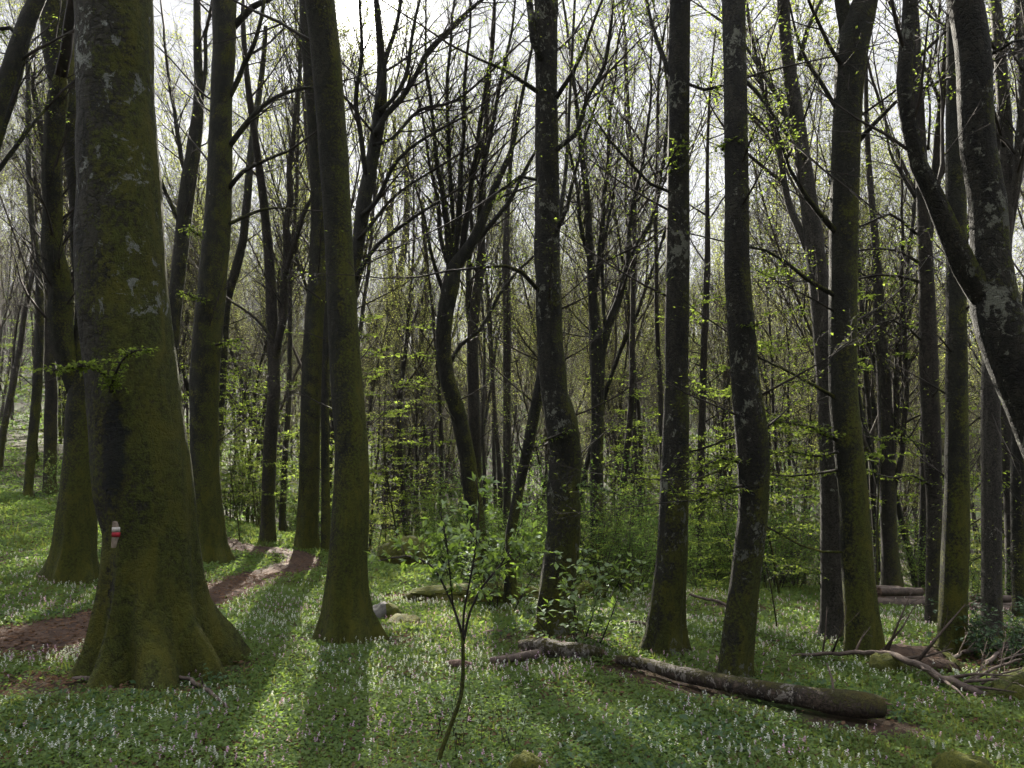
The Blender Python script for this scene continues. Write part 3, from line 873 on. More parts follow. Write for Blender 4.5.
def patch_on_trunk(name, mat, poly_px, thick):
    """a thin raised slab that follows the bark: grid over the outline"""
    mb = MB()
    rows = []
    for (y, x0, x1) in poly_px:
        row = []
        for k in range(13):
            px = x0 + (x1 - x0) * k / 12
            loc, n = on_trunk(px, y)
            edge = k in (0, 12) or y in (poly_px[0][0], poly_px[-1][0])
            row.append(len(mb.v))
            mb.v.append((loc + n * (-.012 if edge else thick))[:])
        rows.append(row)
    for a, b in zip(rows[:-1], rows[1:]):
        for k in range(12):
            mb.f.append((a[k], b[k], b[k + 1], a[k + 1]))
    return mb.build(name, mat, big)


bpy.context.view_layer.update()
patch_on_trunk('bare_wood_strip', M['pale_wood'], [(518, 112.6, 114), (522, 112.2, 118), (528, 112, 120), (536, 111.6, 120), (546, 111, 117), (553, 110.4, 114)], .004)
patch_on_trunk('white_paint_band', M['paint_white'], [(526.6, 112.2, 120.4), (527.4, 112.2, 120.6), (529.5, 112.2, 120.6), (531.4, 112.2, 120.6), (532, 112.4, 120.4)], .010)
patch_on_trunk('red_paint_band', M['paint_red'], [(531.6, 112.2, 120.6), (532.4, 112.2, 120.8), (534.5, 112.0, 120.8), (536.6, 112.2, 120.6), (537.4, 112.4, 120.2)], .011)
# blue-black shade painted into the bark colour above the mark, ragged at the edge
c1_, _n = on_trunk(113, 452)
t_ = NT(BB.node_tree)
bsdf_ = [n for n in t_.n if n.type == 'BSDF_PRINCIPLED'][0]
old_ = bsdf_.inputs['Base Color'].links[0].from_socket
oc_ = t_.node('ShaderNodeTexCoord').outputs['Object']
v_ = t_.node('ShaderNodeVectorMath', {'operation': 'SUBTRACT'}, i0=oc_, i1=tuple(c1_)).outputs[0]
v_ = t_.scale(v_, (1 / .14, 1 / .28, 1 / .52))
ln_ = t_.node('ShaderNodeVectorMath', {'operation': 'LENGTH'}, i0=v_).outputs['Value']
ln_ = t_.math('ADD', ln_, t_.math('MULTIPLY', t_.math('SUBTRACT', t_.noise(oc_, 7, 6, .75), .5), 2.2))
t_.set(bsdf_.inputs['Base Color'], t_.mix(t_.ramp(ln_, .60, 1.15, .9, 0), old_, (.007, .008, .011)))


def leaf_spray(parent, origin, px_pts, Y, mat, n, size, spread=.22, R=None, name='foliage', stem='dead', flat=.8):
    R = R or random.Random(5)
    n = int(n * 2.4)
    size *= .74
    P = catmull([(at(px, py, Y + dy) - origin, metres(w, px, py, Y) * .5) for px, py, w, dy in px_pts], .08)
    tw, lf = MB(), MB()
    tw.tube([q for q, r in P], [r for q, r in P], 5)
    for j in range(n):
        i = int(R.uniform(.15, 1) * (len(P) - 1))
        q = P[i][0]
        off = rvec(R)
        off.z *= (1 - flat) + .12
        off = off * spread * R.uniform(.3, 1)
        e = q + off
        tw.tube([q, q + off * .5 + UP * .015, e], [.002, .0016, .001], 3)
        for k in range(R.randint(2, 4)):
            dd = (off.normalized() + rvec(R) * .8)
            dd.z -= .15
            lf.leaf(q + off * R.uniform(.5, 1), dd.normalized(), (UP + rvec(R) * .6).normalized(), size * R.uniform(.7, 1.25))
    tw.build('shoot', M['twig'], parent)
    lf.build(name, mat, parent, smooth=False)


leaf_spray(big, big_o, [(112, 392, 3, -.46), (106, 376, 2.4, -.62), (92, 366, 2, -.74), (70, 368, 1.6, -.8), (46, 372, 1, -.82)], big_Y, M['leaf_beech'], 60, .05, .17, random.Random(3))
leaf_spray(big, big_o, [(110, 392, 3, -.46), (116, 372, 2.4, -.66), (126, 356, 2, -.78), (140, 350, 1.5, -.84), (152, 350, 1, -.86)], big_Y, M['leaf_beech'], 50, .05, .16, random.Random(4))

def by_label(txt):
    return [o for o in COL.objects if txt in str(o.get('label', ''))][0]


def tree_spray(txt, px_pts, n, seed, size=.05, spread=.16, mat='leaf_beech'):
    o = by_label(txt)
    leaf_spray(o, o.location.copy(), px_pts, o.location.y, M[mat], n, size, spread, random.Random(seed))


tree_spray('dark slightly crooked', [(738, 462, 3, -.1), (722, 458, 2.4, -.2), (712, 462, 2, -.25), (696, 470, 1, -.3)], 30, 1)
tree_spray('dark slightly crooked', [(742, 486, 3, -.1), (722, 490, 2.4, -.15), (702, 494, 2, -.2), (676, 492, 1, -.25)], 34, 2)
tree_spray('dark slightly crooked', [(740, 330, 3, -.1), (752, 326, 2, -.2), (766, 322, 1, -.25)], 12, 3)
tree_spray('dark slightly crooked', [(722, 150, 3, -.1), (728, 142, 2, -.2), (742, 146, 1, -.25)], 16, 13)
tree_spray('tall forked trunk', [(838, 440, 3, -.1), (815, 428, 2.4, -.25), (795, 424, 2, -.35), (764, 420, 1, -.4)], 44, 4)
tree_spray('tall forked trunk', [(838, 452, 3, -.1), (815, 456, 2.4, .15), (790, 452, 2, .25), (756, 456, 1, .3)], 44, 5)
tree_spray('tall forked trunk', [(838, 470, 3, 0), (812, 474, 2.4, .4), (785, 476, 2, .6), (752, 472, 1, .7)], 36, 6)
tree_spray('dark thin trunk with long', [(930, 448, 3, -.1), (910, 440, 2, -.2), (890, 438, 2, -.3), (872, 440, 1, -.35)], 30, 7)
tree_spray('dark thin trunk with long', [(932, 486, 3, -.1), (912, 476, 2, -.2), (892, 478, 2, -.3), (866, 470, 1, -.35)], 34, 8)
tree_spray('dark thin trunk with long', [(928, 150, 3, -.1), (930, 110, 2, -.2), (928, 80, 2, -.3), (934, 30, 1, -.35)], 26, 9, .05, .22)
tree_spray('knobbly lichen', [(566, 490, 3, -.1), (584, 486, 2, -.2), (606, 490, 2, -.3), (622, 496, 1, -.35)], 26, 10, .06, .16, 'leaf_elder')
tree_spray('knobbly lichen', [(545, 440, 3, -.1), (556, 436, 2, -.2), (572, 428, 1, -.3)], 14, 11)
tree_spray('dark straight trunk with pale', [(666, 170, 2, -.1), (676, 150, 2, -.2), (690, 142, 1, -.2)], 18, 12)
tree_spray('straight dark mossy beech', [(205, 300, 3, -.3), (195, 298, 2, -.5), (182, 292, 2, -.6)], 20, 14, .075, .22)
tree_spray('straight dark mossy beech', [(216, 345, 3, -.3), (226, 342, 2, -.5), (242, 340, 2, -.6)], 20, 15, .075, .22)
tree_spray('straight dark mossy beech', [(200, 235, 3, -.3), (193, 232, 2, -.5), (188, 225, 2, -.6)], 20, 16, .075, .25)

# ------------------------------------------------------------------ slender trees of the wood behind, copied from prototypes
PROTO = []
R0 = random.Random(21)
PROTO_H = []
for k in range(12):
    R = random.Random(100 + k)
    Ht = R.uniform(13, 19)
    r = R.uniform(.07, .13)
    root = thing('tree', 'slender bare tree', 'tree', (0, 0, -50))
    n = 26
    p = Vector((0, 0, -.4))
    d = Vector((R.uniform(-.05, .05), R.uniform(-.05, .05), 1)).normalized()
    path = [(p.copy(), r * 1.5), (Vector((0, 0, .25)), r * 1.12)]
    p = Vector((0, 0, .25))
    bend = R.uniform(.03, .11)
    fork = None
    for i in range(n):
        d = (d + rvec(R) * bend + UP * .02).normalized()
        p = p + d * (Ht / n)
        f = (i + 1) / n
        path.append((p.copy(), max(.010, r * (1 - .88 * f))))
    trunk_mesh(path, 9, 3, .5, .15, .05, k * 1.3).build('trunk', BF if k % 3 else BD, root)
    mb, lf = MB(), MB()
    leafy = k % 4 == 1
    S = Spec(maxl=4, count=[20, 8, 6, 3, 0], ang=[R.uniform(24, 36), 32, 38, 40, 40], ratio=[R.uniform(.26, .36), .45, .48, .55, .5], start=[R.uniform(.30, .52), .2, .15, .1, 0], leaf=6 if leafy else .05, leafsize=.07 if leafy else .06, sides=[6, 4, 3, 3, 3], rmin=.0034)
    P = [q for q, _ in path[2:]]
    Rr = [a for _, a in path[2:]]
    D = [(P[min(i + 1, len(P) - 1)] - P[max(i - 1, 0)]).normalized() for i in range(len(P))]
    if k % 3 == 0:      # a forked one
        i = R.randint(5, 10)
        a = R.uniform(0, 6.28)
        dd = (D[i] + Vector((math.cos(a), math.sin(a), 0)) * .35).normalized()
        grow(mb, None, P[i], dd, Ht * .55, Rr[i] * .8, 0, S, R)
    children(mb, lf, P, Rr, D, Ht, 0, S, R)
    mb.build('crown', M['twig_far'], root)
    if lf.v:
        lf.build('foliage', M['leaf_pale'], root, smooth=False)
    KIDS[root.name] = list(root.children)
    PROTO.append(root)
bpy.context.view_layer.update()
for r_ in PROTO:
    KIDS[r_.name] = [o for o in COL.objects if o.parent is r_]

ZONES = [
    ('slender bare tree crowding the rising slope beyond the old side track', 'slender trees crowding the rising slope'),
    ('slender bare tree in the crowded wood beyond the path bend', 'slender trees beyond the path bend'),
    ('slender bare tree in the crowded hollow behind the flower clearing', 'slender trees in the hollow behind the clearing'),
    ('slender bare tree in the brushy wood beyond the fallen log', 'slender trees beyond the fallen log'),
]
placed = [(x, y) for x, y, r in TREE_SPOTS]
used = [False] * len(PROTO)
count = 0
tries = 0
RT = random.Random(77)
while count < 250 and tries < 9000:
    tries += 1
    Y = 15.0 + 47 * RT.random() ** .9
    X = RT.uniform(-.80, .80) * Y
    u = X / Y
    if u < -.3 and Y < 21 and u > -.62:
        continue
    if u < -.62 and Y < 22:
        continue
    if -.3 <= u < .1 and Y < 19:
        continue
    if Y < 20 and min(np.hypot(PATH[:, 0] - X, PATH[:, 1] - Y)) < 1.2:
        continue
    if any((X - a) ** 2 + (Y - b) ** 2 < (1.0 + Y * .016) ** 2 for a, b in placed):
        continue
    placed.append((X, Y))
    zi = 0 if u < -.42 else 1 if u < -.16 else 2 if u < .2 else 3
    lab, grp = ZONES[zi]
    k = RT.randrange(len(PROTO))
    if u > .22 and RT.random() < .35 or -.42 < u < -.25 and RT.random() < .25:
        k = RT.choice((1, 5, 9))
    s = RT.uniform(.55, 1.22)
    loc = (X, Y, gz(X, Y))
    rot = RT.uniform(0, 6.28)
    tilt = (RT.gauss(0, .065), RT.gauss(0, .065))
    if not used[k]:
        used[k] = True
        o = PROTO[k]
        o.location = loc
        o.rotation_euler = (tilt[0], tilt[1], rot)
        o.scale = (s, s, s)
        o['label'] = lab
        o['group'] = grp
    else:
        copy_thing(PROTO[k], loc, rot, (s * RT.uniform(.8, 1.1), s * RT.uniform(.8, 1.1), s), lab, grp, tilt)
    count += 1

# ------------------------------------------------------------------ the far wood on the opposite hillside: one mass
R = random.Random(5)
units = []
for k in range(7):
    mb = MB()
    Ht = R.uniform(9, 14)
    P = [Vector((0, 0, -.5))]
    d = Vector((R.uniform(-.05, .05), R.uniform(-.05, .05), 1))
    for i in range(6):
        d = (d + rvec(R) * .07).normalized()
        P.append(P[-1] + d * (Ht / 6))
    r = R.uniform(.10, .16)
    Rr = [r * (1 - .85 * i / 6) for i in range(7)]
    mb.tube(P, Rr, 4, False)
    D = [(P[min(i + 1, 6)] - P[max(i - 1, 0)]).normalized() for i in range(7)]
    children(mb, None, P, Rr, D, Ht, 0, Spec(maxl=3, count=[16, 6, 3, 0, 0], seg=[1, .8, .6, .5, .5], sides=[3, 3, 3, 3, 3], ang=[32, 36, 40, 40, 40], ratio=[.3, .45, .5, .5, .5], start=[.25, .2, .1, 0, 0], rmin=.012), R)
    tri = [f for f in mb.f if len(f) == 4]
    units.append((np.array(mb.v), np.array(tri)))
V, Q = [], []
off = 0
N = 1200
for j in range(N):
    Y = 46 + 118 * nrs.random() ** .8
    X = nrs.uniform(-.78, .78) * Y
    v, f = units[j % 7]
    a = nrs.uniform(0, 6.28)
    s = nrs.uniform(.7, 1.15)
    ca, sa = math.cos(a) * s, math.sin(a) * s
    w = np.column_stack([v[:, 0] * ca - v[:, 1] * sa + X, v[:, 0] * sa + v[:, 1] * ca + Y, v[:, 2] * s + gz(X, Y)])
    V.append(w)
    Q.append(f + off)
    off += len(v)
tag(link_mesh('far_wood', mesh_np('far_wood', np.concatenate(V), np.concatenate(Q)), M['twig_far']), kind='stuff')

# the green floor of the hollow and of the slopes beyond: low growth nobody could count
rgu = np.random.default_rng(51)
yu = np.sqrt(rgu.uniform(19 ** 2, 125 ** 2, 30000))
xu = rgu.uniform(-.72, .74, len(yu)) * yu
ku = (rgu.random(len(yu)) < np.clip(1.6 * (.5 + .25 * (np.sin(xu * .5 + 1.7 * np.sin(yu * .33)) + np.cos(yu * .47 + np.sin(xu * .4))) - .15), .05, 1)) & (np.hypot(xu[:, None] - PATH[None, ::3, 0], yu[:, None] - PATH[None, ::3, 1]).min(1) > 1.3)
xu, yu = xu[ku], yu[ku]
hu = rgu.uniform(.15, .9, len(xu)) * np.clip((yu - 17) / 8, .3, 1)
m_ = 9
xu, yu, hu = np.repeat(xu, m_), np.repeat(yu, m_), np.repeat(hu, m_)
xu = xu + rgu.normal(0, .30, len(xu))
yu = yu + rgu.normal(0, .30, len(yu))
zu = ground(xu, yu) + hu * rgu.uniform(.1, 1, len(xu))
au = rgu.uniform(0, 6.28, len(xu))
du = np.stack([np.cos(au), np.sin(au), rgu.normal(0, .4, len(xu))], 1)
nu_ = np.stack([rgu.normal(0, .6, len(xu)), rgu.normal(0, .6, len(xu)), np.ones(len(xu))], 1)
su = np.cross(du, nu_)
su /= np.linalg.norm(su, axis=1)[:, None]
Lu = ((.045 + .0022 * yu) * rgu.uniform(.6, 1.3, len(xu)))[:, None]
cu = np.stack([xu, yu, zu], 1)
Vu = np.stack([cu - du * Lu * .5, cu + su * Lu * .32, cu + du * Lu * .5, cu - su * Lu * .32], 1).reshape(-1, 3)
tag(link_mesh('undergrowth', mesh_np('undergrowth', Vu, np.arange(len(Vu)).reshape(-1, 4)), M['leaf_bush'], smooth=False), kind='stuff')
# ------------------------------------------------------------------ understorey: saplings and bushes
def sapling_proto(k, leafy, mat):
    R = random.Random(400 + k)
    root = thing('sapling', 'young leafy beech', 'sapling', (0, 0, -50))
    Ht = R.uniform(2.6, 5.2)
    P = [Vector((0, 0, -.1))]
    d = Vector((R.uniform(-.12, .12), R.uniform(-.12, .12), 1)).normalized()
    n = 14
    for i in range(n):
        d = (d + rvec(R) * .10 + UP * .05).normalized()
        P.append(P[-1] + d * (Ht / n))
    r = R.uniform(.014, .026)
    Rr = [max(.003, r * (1 - .9 * i / n)) for i in range(n + 1)]
    st = MB()
    st.tube(P, Rr, 6)
    st.build('trunk', BD, root)
    D = [(P[min(i + 1, n)] - P[max(i - 1, 0)]).normalized() for i in range(n + 1)]
    mb, lf = MB(), MB()
    children(mb, lf, P, Rr, D, Ht, 0, Spec(maxl=2, count=[20, 7, 0, 0, 0], ang=[72, 45, 40, 40, 40], ratio=[.36, .40, .4, .4, .4], trop=[.02, .0, .0, 0, 0], wig=[.05, .10, .14, .1, .1], flat=.55,
             start=[.22, .15, 0, 0, 0], leaf=leafy, leafsize=.056, sides=[5, 3, 3, 3, 3], rmin=.0018, seg=[.3, .2, .14, .1, .1]), R)
    mb.build('crown', M['twig'], root)
    lf.build('foliage', mat, root, smooth=False)
    return root


def bush_proto(k, Ht, stems, leafy, mat, size, name='bush', lab='leafy bush'):
    R = random.Random(700 + k)
    root = thing(name, lab, 'bush', (0, 0, -50))
    mb, lf = MB(), MB()
    for s in range(stems):
        a = R.uniform(0, 6.28)
        d = Vector((math.cos(a) * .55, math.sin(a) * .55, 1)).normalized()
        grow(mb, lf, Vector((math.cos(a) * R.uniform(.02, .3), math.sin(a) * R.uniform(.02, .3), -.08)), d, Ht * R.uniform(.6, 1.1), .010, 0,
             Spec(maxl=2, count=[11, 6, 0, 0, 0], ang=[46, 45, 40, 40, 40], ratio=[.42, .42, .4, .4, .4], start=[.12, .1, 0, 0, 0], leaf=leafy, leafsize=size, sides=[4, 3, 3, 3, 3], rmin=.0018, seg=[.25, .16, .12, .1, .1], wig=[.10, .16, .18, .1, .1], trop=[.03, .04, .03, 0, 0]), R)
    mb.build('stem', M['twig'], root)
    lf.build('foliage', mat, root, smooth=False)
    return root


SAP = [sapling_proto(0, 34, M['leaf_beech']), sapling_proto(1, 26, M['leaf_beech']), sapling_proto(2, 38, M['leaf_beech']), sapling_proto(3, 26, M['leaf_pale']), sapling_proto(4, 32, M['leaf_beech']), sapling_proto(5, 28, M['leaf_pale'])]
BUSH = [bush_proto(0, 1.9, 7, 16, M['leaf_bush'], .055), bush_proto(1, 2.5, 6, 13, M['leaf_bush'], .06), bush_proto(2, 1.4, 9, 18, M['leaf_bush'], .05)]
ELDER = [bush_proto(5, 1.25, 4, 15, M['leaf_elder'], .085, 'elder_shrub', 'bright green young shrub'), bush_proto(6, 1.6, 4, 13, M['leaf_elder'], .09, 'elder_shrub', 'bright green young shrub')]
HOLLY = [bush_proto(8, .8, 9, 34, M['leaf_holly'], .05, 'holly_bush', 'dark glossy bush')]
for r_ in SAP + BUSH + ELDER + HOLLY:
    KIDS[r_.name] = [o for o in COL.objects if o.parent is r_]
FRESH = set(id(r_) for r_ in SAP + BUSH + ELDER + HOLLY)


def put(proto, x, y, s, label, group=None, rot=None, R=RT, squash=1.0):
    loc = (x, y, gz(x, y))
    rot = R.uniform(0, 6.28) if rot is None else rot
    if id(proto) in FRESH:
        FRESH.discard(id(proto))
        proto.location = loc
        proto.rotation_euler = (0, 0, rot)
        proto.scale = (s, s, s * squash)
        tag(proto, label, None, group)
        if not group and 'group' in proto:
            del proto['group']
        return proto
    o = copy_thing(proto, loc, rot, (s, s, s * squash), label, group)
    if not group and 'group' in o:
        del o['group']
    return o


def put_px(proto, px, py, s, label, group=None, Y=None, rot=None, squash=1.0):
    if Y is None:
        h = hit(px, py)
        x, y = h.x, h.y
    else:
        a = at(px, py, Y)
        x, y = a.x, Y
    return put(proto, x, y, s, label, group, rot, squash=squash)


# the ones that can be told apart
put_px(SAP[1], 777, 634, .62, 'slim young beech with layered yellow-green leaves between the crooked and the pale leaning trunk', Y=8.9)
put_px(SAP[4], 607, 602, .48, 'thin bare-stemmed sapling just in front of the small mossy boulder')
put_px(SAP[0], 742, 610, .75, 'bushy young beech glowing green behind the crooked trunk', Y=11.5)
put_px(SAP[2], 240, 542, .8, 'layered young beech behind the straight dark beech and the path')
put_px(ELDER[0], 574, 640, .95, 'bright green shrub at the foot of the knobbly lichen-blotched tree', Y=8.0, rot=.6)
put_px(ELDER[1], 500, 585, .95, 'tall bright green shrub behind the bare forked sapling', Y=10.5)
put_px(HOLLY[0], 1003, 652, .95, 'dark glossy holly bush among the dead sticks', Y=7.6, squash=.8)
put_px(BUSH[2], 524, 560, .8, 'rounded green bush beyond the mossy bank', Y=15.5)
put_px(ELDER[0], 452, 556, 1.2, 'fresh green bush beside the large mossy boulder', Y=16.5)
put_px(BUSH[0], 75, 492, .7, 'low pale bush at the foot of the slope trees', Y=20)
g1 = 'green bushes along the back of the clearing'
RB = random.Random(31)
for k in range(58):
    px = RB.uniform(430, 1010) if k % 2 else RB.uniform(560, 850)
    Y = RB.uniform(12.5, 20)
    a = at(px, 600, Y)
    put(BUSH[k % 3], a.x, Y, RB.uniform(.55, 1.05), 'soft green bush in the thicket along the back of the clearing', g1, R=RB)
g2 = 'green bushes down in the wooded hollow'
for k in range(44):
    px = RB.uniform(225, 760)
    Y = RB.uniform(19, 30)
    a = at(px, 560, Y)
    put(BUSH[k % 3], a.x, Y, RB.uniform(.9, 1.6), 'green bush down in the wooded hollow', g2, R=RB)
g3 = 'young beeches scattered through the wood'
k = 0
while k < 105:
    u = RB.uniform(-.70, .72)
    Y = RB.uniform(11, 30) if u > .12 else RB.uniform(19, 34)
    if u < -.45 and Y < 24:
        continue
    X = u * Y
    if Y < 20.5 and min(np.hypot(PATH[:, 0] - X, PATH[:, 1] - Y)) < 1.3:
        continue
    if any((X - a) ** 2 + (Y - b) ** 2 < .8 for a, b, _ in TREE_SPOTS):
        continue
    put(SAP[k % 6], X, Y, RB.uniform(.8, 1.5), 'young beech with flat layers of fresh pale leaves, scattered in the wood', g3, R=RB)
    k += 1

# ------------------------------------------------------------------ the bare forked sapling in front
sp = hit(438, 765)
SY = sp.y
so_ = Vector((sp.x, SY, gz(sp.x, SY)))
sap = thing('sapling', 'bare forked sapling with a few bright leaves, standing alone in the flower carpet', 'sapling', so_)


def px_path(pts, Y, o):
    return catmull([(at(px, py, Y + dy) - o, metres(w, px, py, Y) * .5) for px, py, w, dy in pts], .06)


stems = [('trunk', [(436, 772, 4.81, 0), (441, 752, 4.81, 0), (452, 722, 4.44, .02), (461, 696, 4.14, .03), (463, 670, 3.85, .03), (463, 648, 3.70, .03), (462, 632, 3.26, .03)]),
         ('limb', [(462, 634, 2.96, .03), (453, 606, 2.37, .06), (441, 580, 2.07, .1), (428, 563, 1.78, .12), (406, 556, 1.48, .12), (378, 561, 1.04, .1)]),
         ('limb', [(463, 640, 2.96, .03), (464, 612, 2.22, 0), (470, 580, 1.92, -.04), (476, 545, 1.63, -.08), (479, 505, 1.18, -.1), (476, 478, 0.74, -.12)]),
         ('limb', [(463, 645, 2.96, .03), (470, 612, 2.52, .05), (483, 586, 2.22, .08), (499, 567, 1.92, .12), (512, 546, 1.48, .14), (522, 522, 1.04, .16), (528, 505, 0.74, .18)]),
         ('limb', [(453, 606, 1.78, .06), (450, 575, 1.48, .02), (446, 540, 1.33, -.05), (440, 512, 0.89, -.08)]),
         ('limb', [(499, 567, 1.33, .12), (520, 556, 1.04, .1), (545, 552, 0.74, .06)])]
SL = MB()
ST = MB()
R = random.Random(12)
for nm, pts in stems:
    P = px_path(pts, SY, so_)
    one = MB()
    one.tube([q for q, r in P], [r for q, r in P], 8)
    one.build(nm, M['twig'] if nm == 'limb' else BD, sap)
    if nm == 'limb':
        n = len(P)
        for j in range(36):
            i = int(R.uniform(.35, 1) * (n - 1))
            q = P[i][0]
            off = (rvec(R) * .8 + UP * .35).normalized() * R.uniform(.05, .17)
            ST.tube([q, q + off * .5, q + off], [.0016, .0013, .001], 3)
            for m in range(R.randint(3, 5)):
                dd = (off.normalized() + rvec(R) * 1.0).normalized()
                dd.z -= .25
                SL.leaf(q + off * R.uniform(.6, 1), dd.normalized(), (UP + rvec(R) * .7).normalized(), R.uniform(.04, .07), .5)
# a few low basal shoots
for j in range(26):
    q = Vector((R.uniform(-.05, .55), R.uniform(.1, .7), 0))
    q.z = gz(so_.x + q.x, SY + q.y) - so_.z
    top = q + Vector((R.uniform(-.12, .12), R.uniform(-.1, .1), R.uniform(.15, .42)))
    ST.tube([q, q.lerp(top, .5) + rvec(R) * .02, top], [.003, .002, .0012], 3)
    for m in range(7):
        dd = rvec(R)
        dd.z *= .4
        SL.leaf(q.lerp(top, R.uniform(.4, 1)), dd.normalized(), (UP + rvec(R) * .5).normalized(), R.uniform(.03, .055), .5)
ST.build('crown', M['twig'], sap)
SL.build('foliage', M['leaf_elder'], sap, smooth=False)

# ------------------------------------------------------------------ fallen wood
def lying(label, pts, mat, name='fallen_log', cat='log', group=None, sides=20, bump=.09, end_mat=None, sink=.8, Ys=None, knob=.15, lift=0.0, parent_parts=None, end_cap=True):
    P = []
    for i, (px, py, w) in enumerate(pts):
        if Ys is None:
            h = hit(px, py)
        else:
            a = at(px, py, Ys[i])
            h = Vector((a.x, Ys[i], gz(a.x, Ys[i])))
        r = metres(w, px, py, h.y) * .5
        P.append((Vector((h.x, h.y, h.z + r * sink + lift)), r))
    o = P[0][0].copy()
    o.z = gz(o.x, o.y)
    root = thing(name, label, cat, o, group)
    path = catmull([(p - o, r) for p, r in P], .05)
    # cross sections round a lying axis
    mb = MB()
    n = len(path)
    sd_ = hash_str(label) % 97
    for i, (p, r) in enumerate(path):
        d = (path[min(n - 1, i + 1)][0] - path[max(0, i - 1)][0]).normalized()
        ex = UP - d * d.z
        ex.normalize()
        ey = d.cross(ex)
        for k in range(sides):
            th = 2 * math.pi * k / sides
            v0 = ex * math.cos(th) + ey * math.sin(th)
            ww = v0 * (r * 2) + p * 1.6 + Vector((sd_, 0, 0))
            q = 1 + bump * noise.noise(ww * 3) + bump * .7 * noise.noise(ww * 9) + knob * max(0, noise.noise(ww * 1.7 + Vector((3, 1, 7))))
            mb.v.append((p + v0 * r * q)[:])
    for i in range(n - 1):
        a = i * sides
        for k in range(sides):
            k2 = (k + 1) % sides
            mb.f.append((a + k, a + sides + k, a + sides + k2, a + k2))
    mb.build('trunk', mat, root)
    Rn = random.Random(sd_)
    splinter = 22 if path[-1][1] > .04 else 0
    for end in (0, 1):
        i = 0 if end == 0 else n - 1
        p, r = path[i]
        d = (path[1][0] - path[0][0]).normalized() * -1 if end == 0 else (path[-1][0] - path[-2][0]).normalized()
        em = MB()
        ring = [Vector(mb.v[i * sides + k]) for k in range(sides)]
        em.v += [v[:] for v in ring]
        for t, dep in ((.72, .10), (.4, .02), (0.0, -.05)):
            for k in range(sides if t else 1):
                v = p.lerp(ring[k], t) + d * (r * (dep + .25 * noise.noise(ring[k] * 14 + Vector((t * 5, 0, sd_))))) if t else p + d * r * dep
                em.v.append(v[:])
        for L in range(2):
            for k in range(sides):
                k2 = (k + 1) % sides
                f = (L * sides + k, L * sides + k2, (L + 1) * sides + k2, (L + 1) * sides + k)
                em.f.append(f if end else f[::-1])
        for k in range(sides):
            f = (2 * sides + k, 2 * sides + (k + 1) % sides, 3 * sides)
            em.f.append(f if end else f[::-1])
        if splinter:
            for k in range(splinter):
                a = Rn.uniform(0, 6.28)
                q = p.lerp(ring[int(a / 6.2832 * sides) % sides], Rn.uniform(.3, .92))
                e = q + d * r * Rn.uniform(.25, .95) + rvec(Rn) * r * .15
                em.tube([q - d * r * .2, q.lerp(e, .5), e], [r * .13, r * .09, r * .015], 5)
        em.build('broken_end', end_mat or M['rot_wood'], root)
    return root, o, path


LOGLINE = []
log, log_o, log_p = lying('long fallen log with peeling mossy bark and a dark broken end, lying in the flowers', [(617, 668, 8), (645, 674, 11), (680, 685, 14), (730, 697, 17), (785, 709, 20), (835, 718, 23), (866, 722, 24), (880, 722, 20)], M['log_bark'], sides=28, lift=.05)
LOGLINE += [(log_o.x + p.x, log_o.y + p.y, r + .17) for p, r in log_p[::3]]
# a stub of a side branch
sb = MB()
q = log_p[int(len(log_p) * .86)][0]
sb.tube([q, q + Vector((.03, .1, .12)), q + Vector((.0, .12, .24))], [.012, .009, .005], 6)
sb.build('limb', M['dead_wood'], log)
lying('short broken rotten log with jagged knobs, at the foot of the knobbly lichen-blotched tree', [(522, 655, 11), (540, 658, 17), (560, 661, 16), (580, 662, 15), (601, 661, 9)], M['log_bark'], sides=18, knob=.5, bump=.2, lift=.05)
lying('pale barkless piece of fallen branch in front of the rotten log', [(490, 668, 6), (510, 667, 8), (530, 664, 9), (542, 660, 7)], M['dead_wood'], lift=.05, name='fallen_branch', cat='branch', sides=12, knob=.2)
lying('small reddish broken stick lying alone in the flowers', [(480, 637, 4), (490, 635, 6), (502, 633, 4)], M['rot_wood'], name='fallen_branch', cat='branch', sides=10)
lying('reddish rotten stump fragment beside the bare forked sapling', [(446, 667, 6), (458, 668, 9), (472, 668, 6)], M['rot_wood'], name='fallen_branch', cat='branch', sides=12, knob=.5)


def stick(label, pts, mat, lifts, group=None, side=(), name='fallen_branch', seed=1):
    R = random.Random(seed)
    P = []
    for (px, py, w), l in zip(pts, lifts):
        h = hit(px, py)
        P.append((Vector((h.x, h.y, h.z + l)), metres(w, px, py, h.y) * .5))
    o = P[0][0].copy()
    o.z = gz(o.x, o.y)
    root = thing(name, label, 'branch', o, group)
    path = catmull([(p - o, r) for p, r in P], .07)
    path = [(p + rvec(R) * r * .5, r) for p, r in path]
    mb = MB()
    mb.tube([p for p, r in path], [r for p, r in path], 8)
    mb.build('limb', mat, root)
    if side:
        for j in range(side[0]):
            sm = MB()
            i = int(R.uniform(.1, .95) * (len(path) - 1))
            p, r = path[i]
            d = (path[min(i + 1, len(path) - 1)][0] - path[max(0, i - 1)][0]).normalized()
            a = (d * R.choice((1, .7)) + rvec(R) * .7 + UP * .25).normalized()
            grow(sm, None, p, a, R.uniform(.4, 1) * side[1], max(.003, r * .6), 1, Spec(maxl=2, count=[4, 3, 2, 0, 0], trop=[0, .0, 0, 0, 0], rmin=.0025, wig=[.1, .2, .25, .2, .2]), R)
            sm.build('twig', mat, root)
    return root


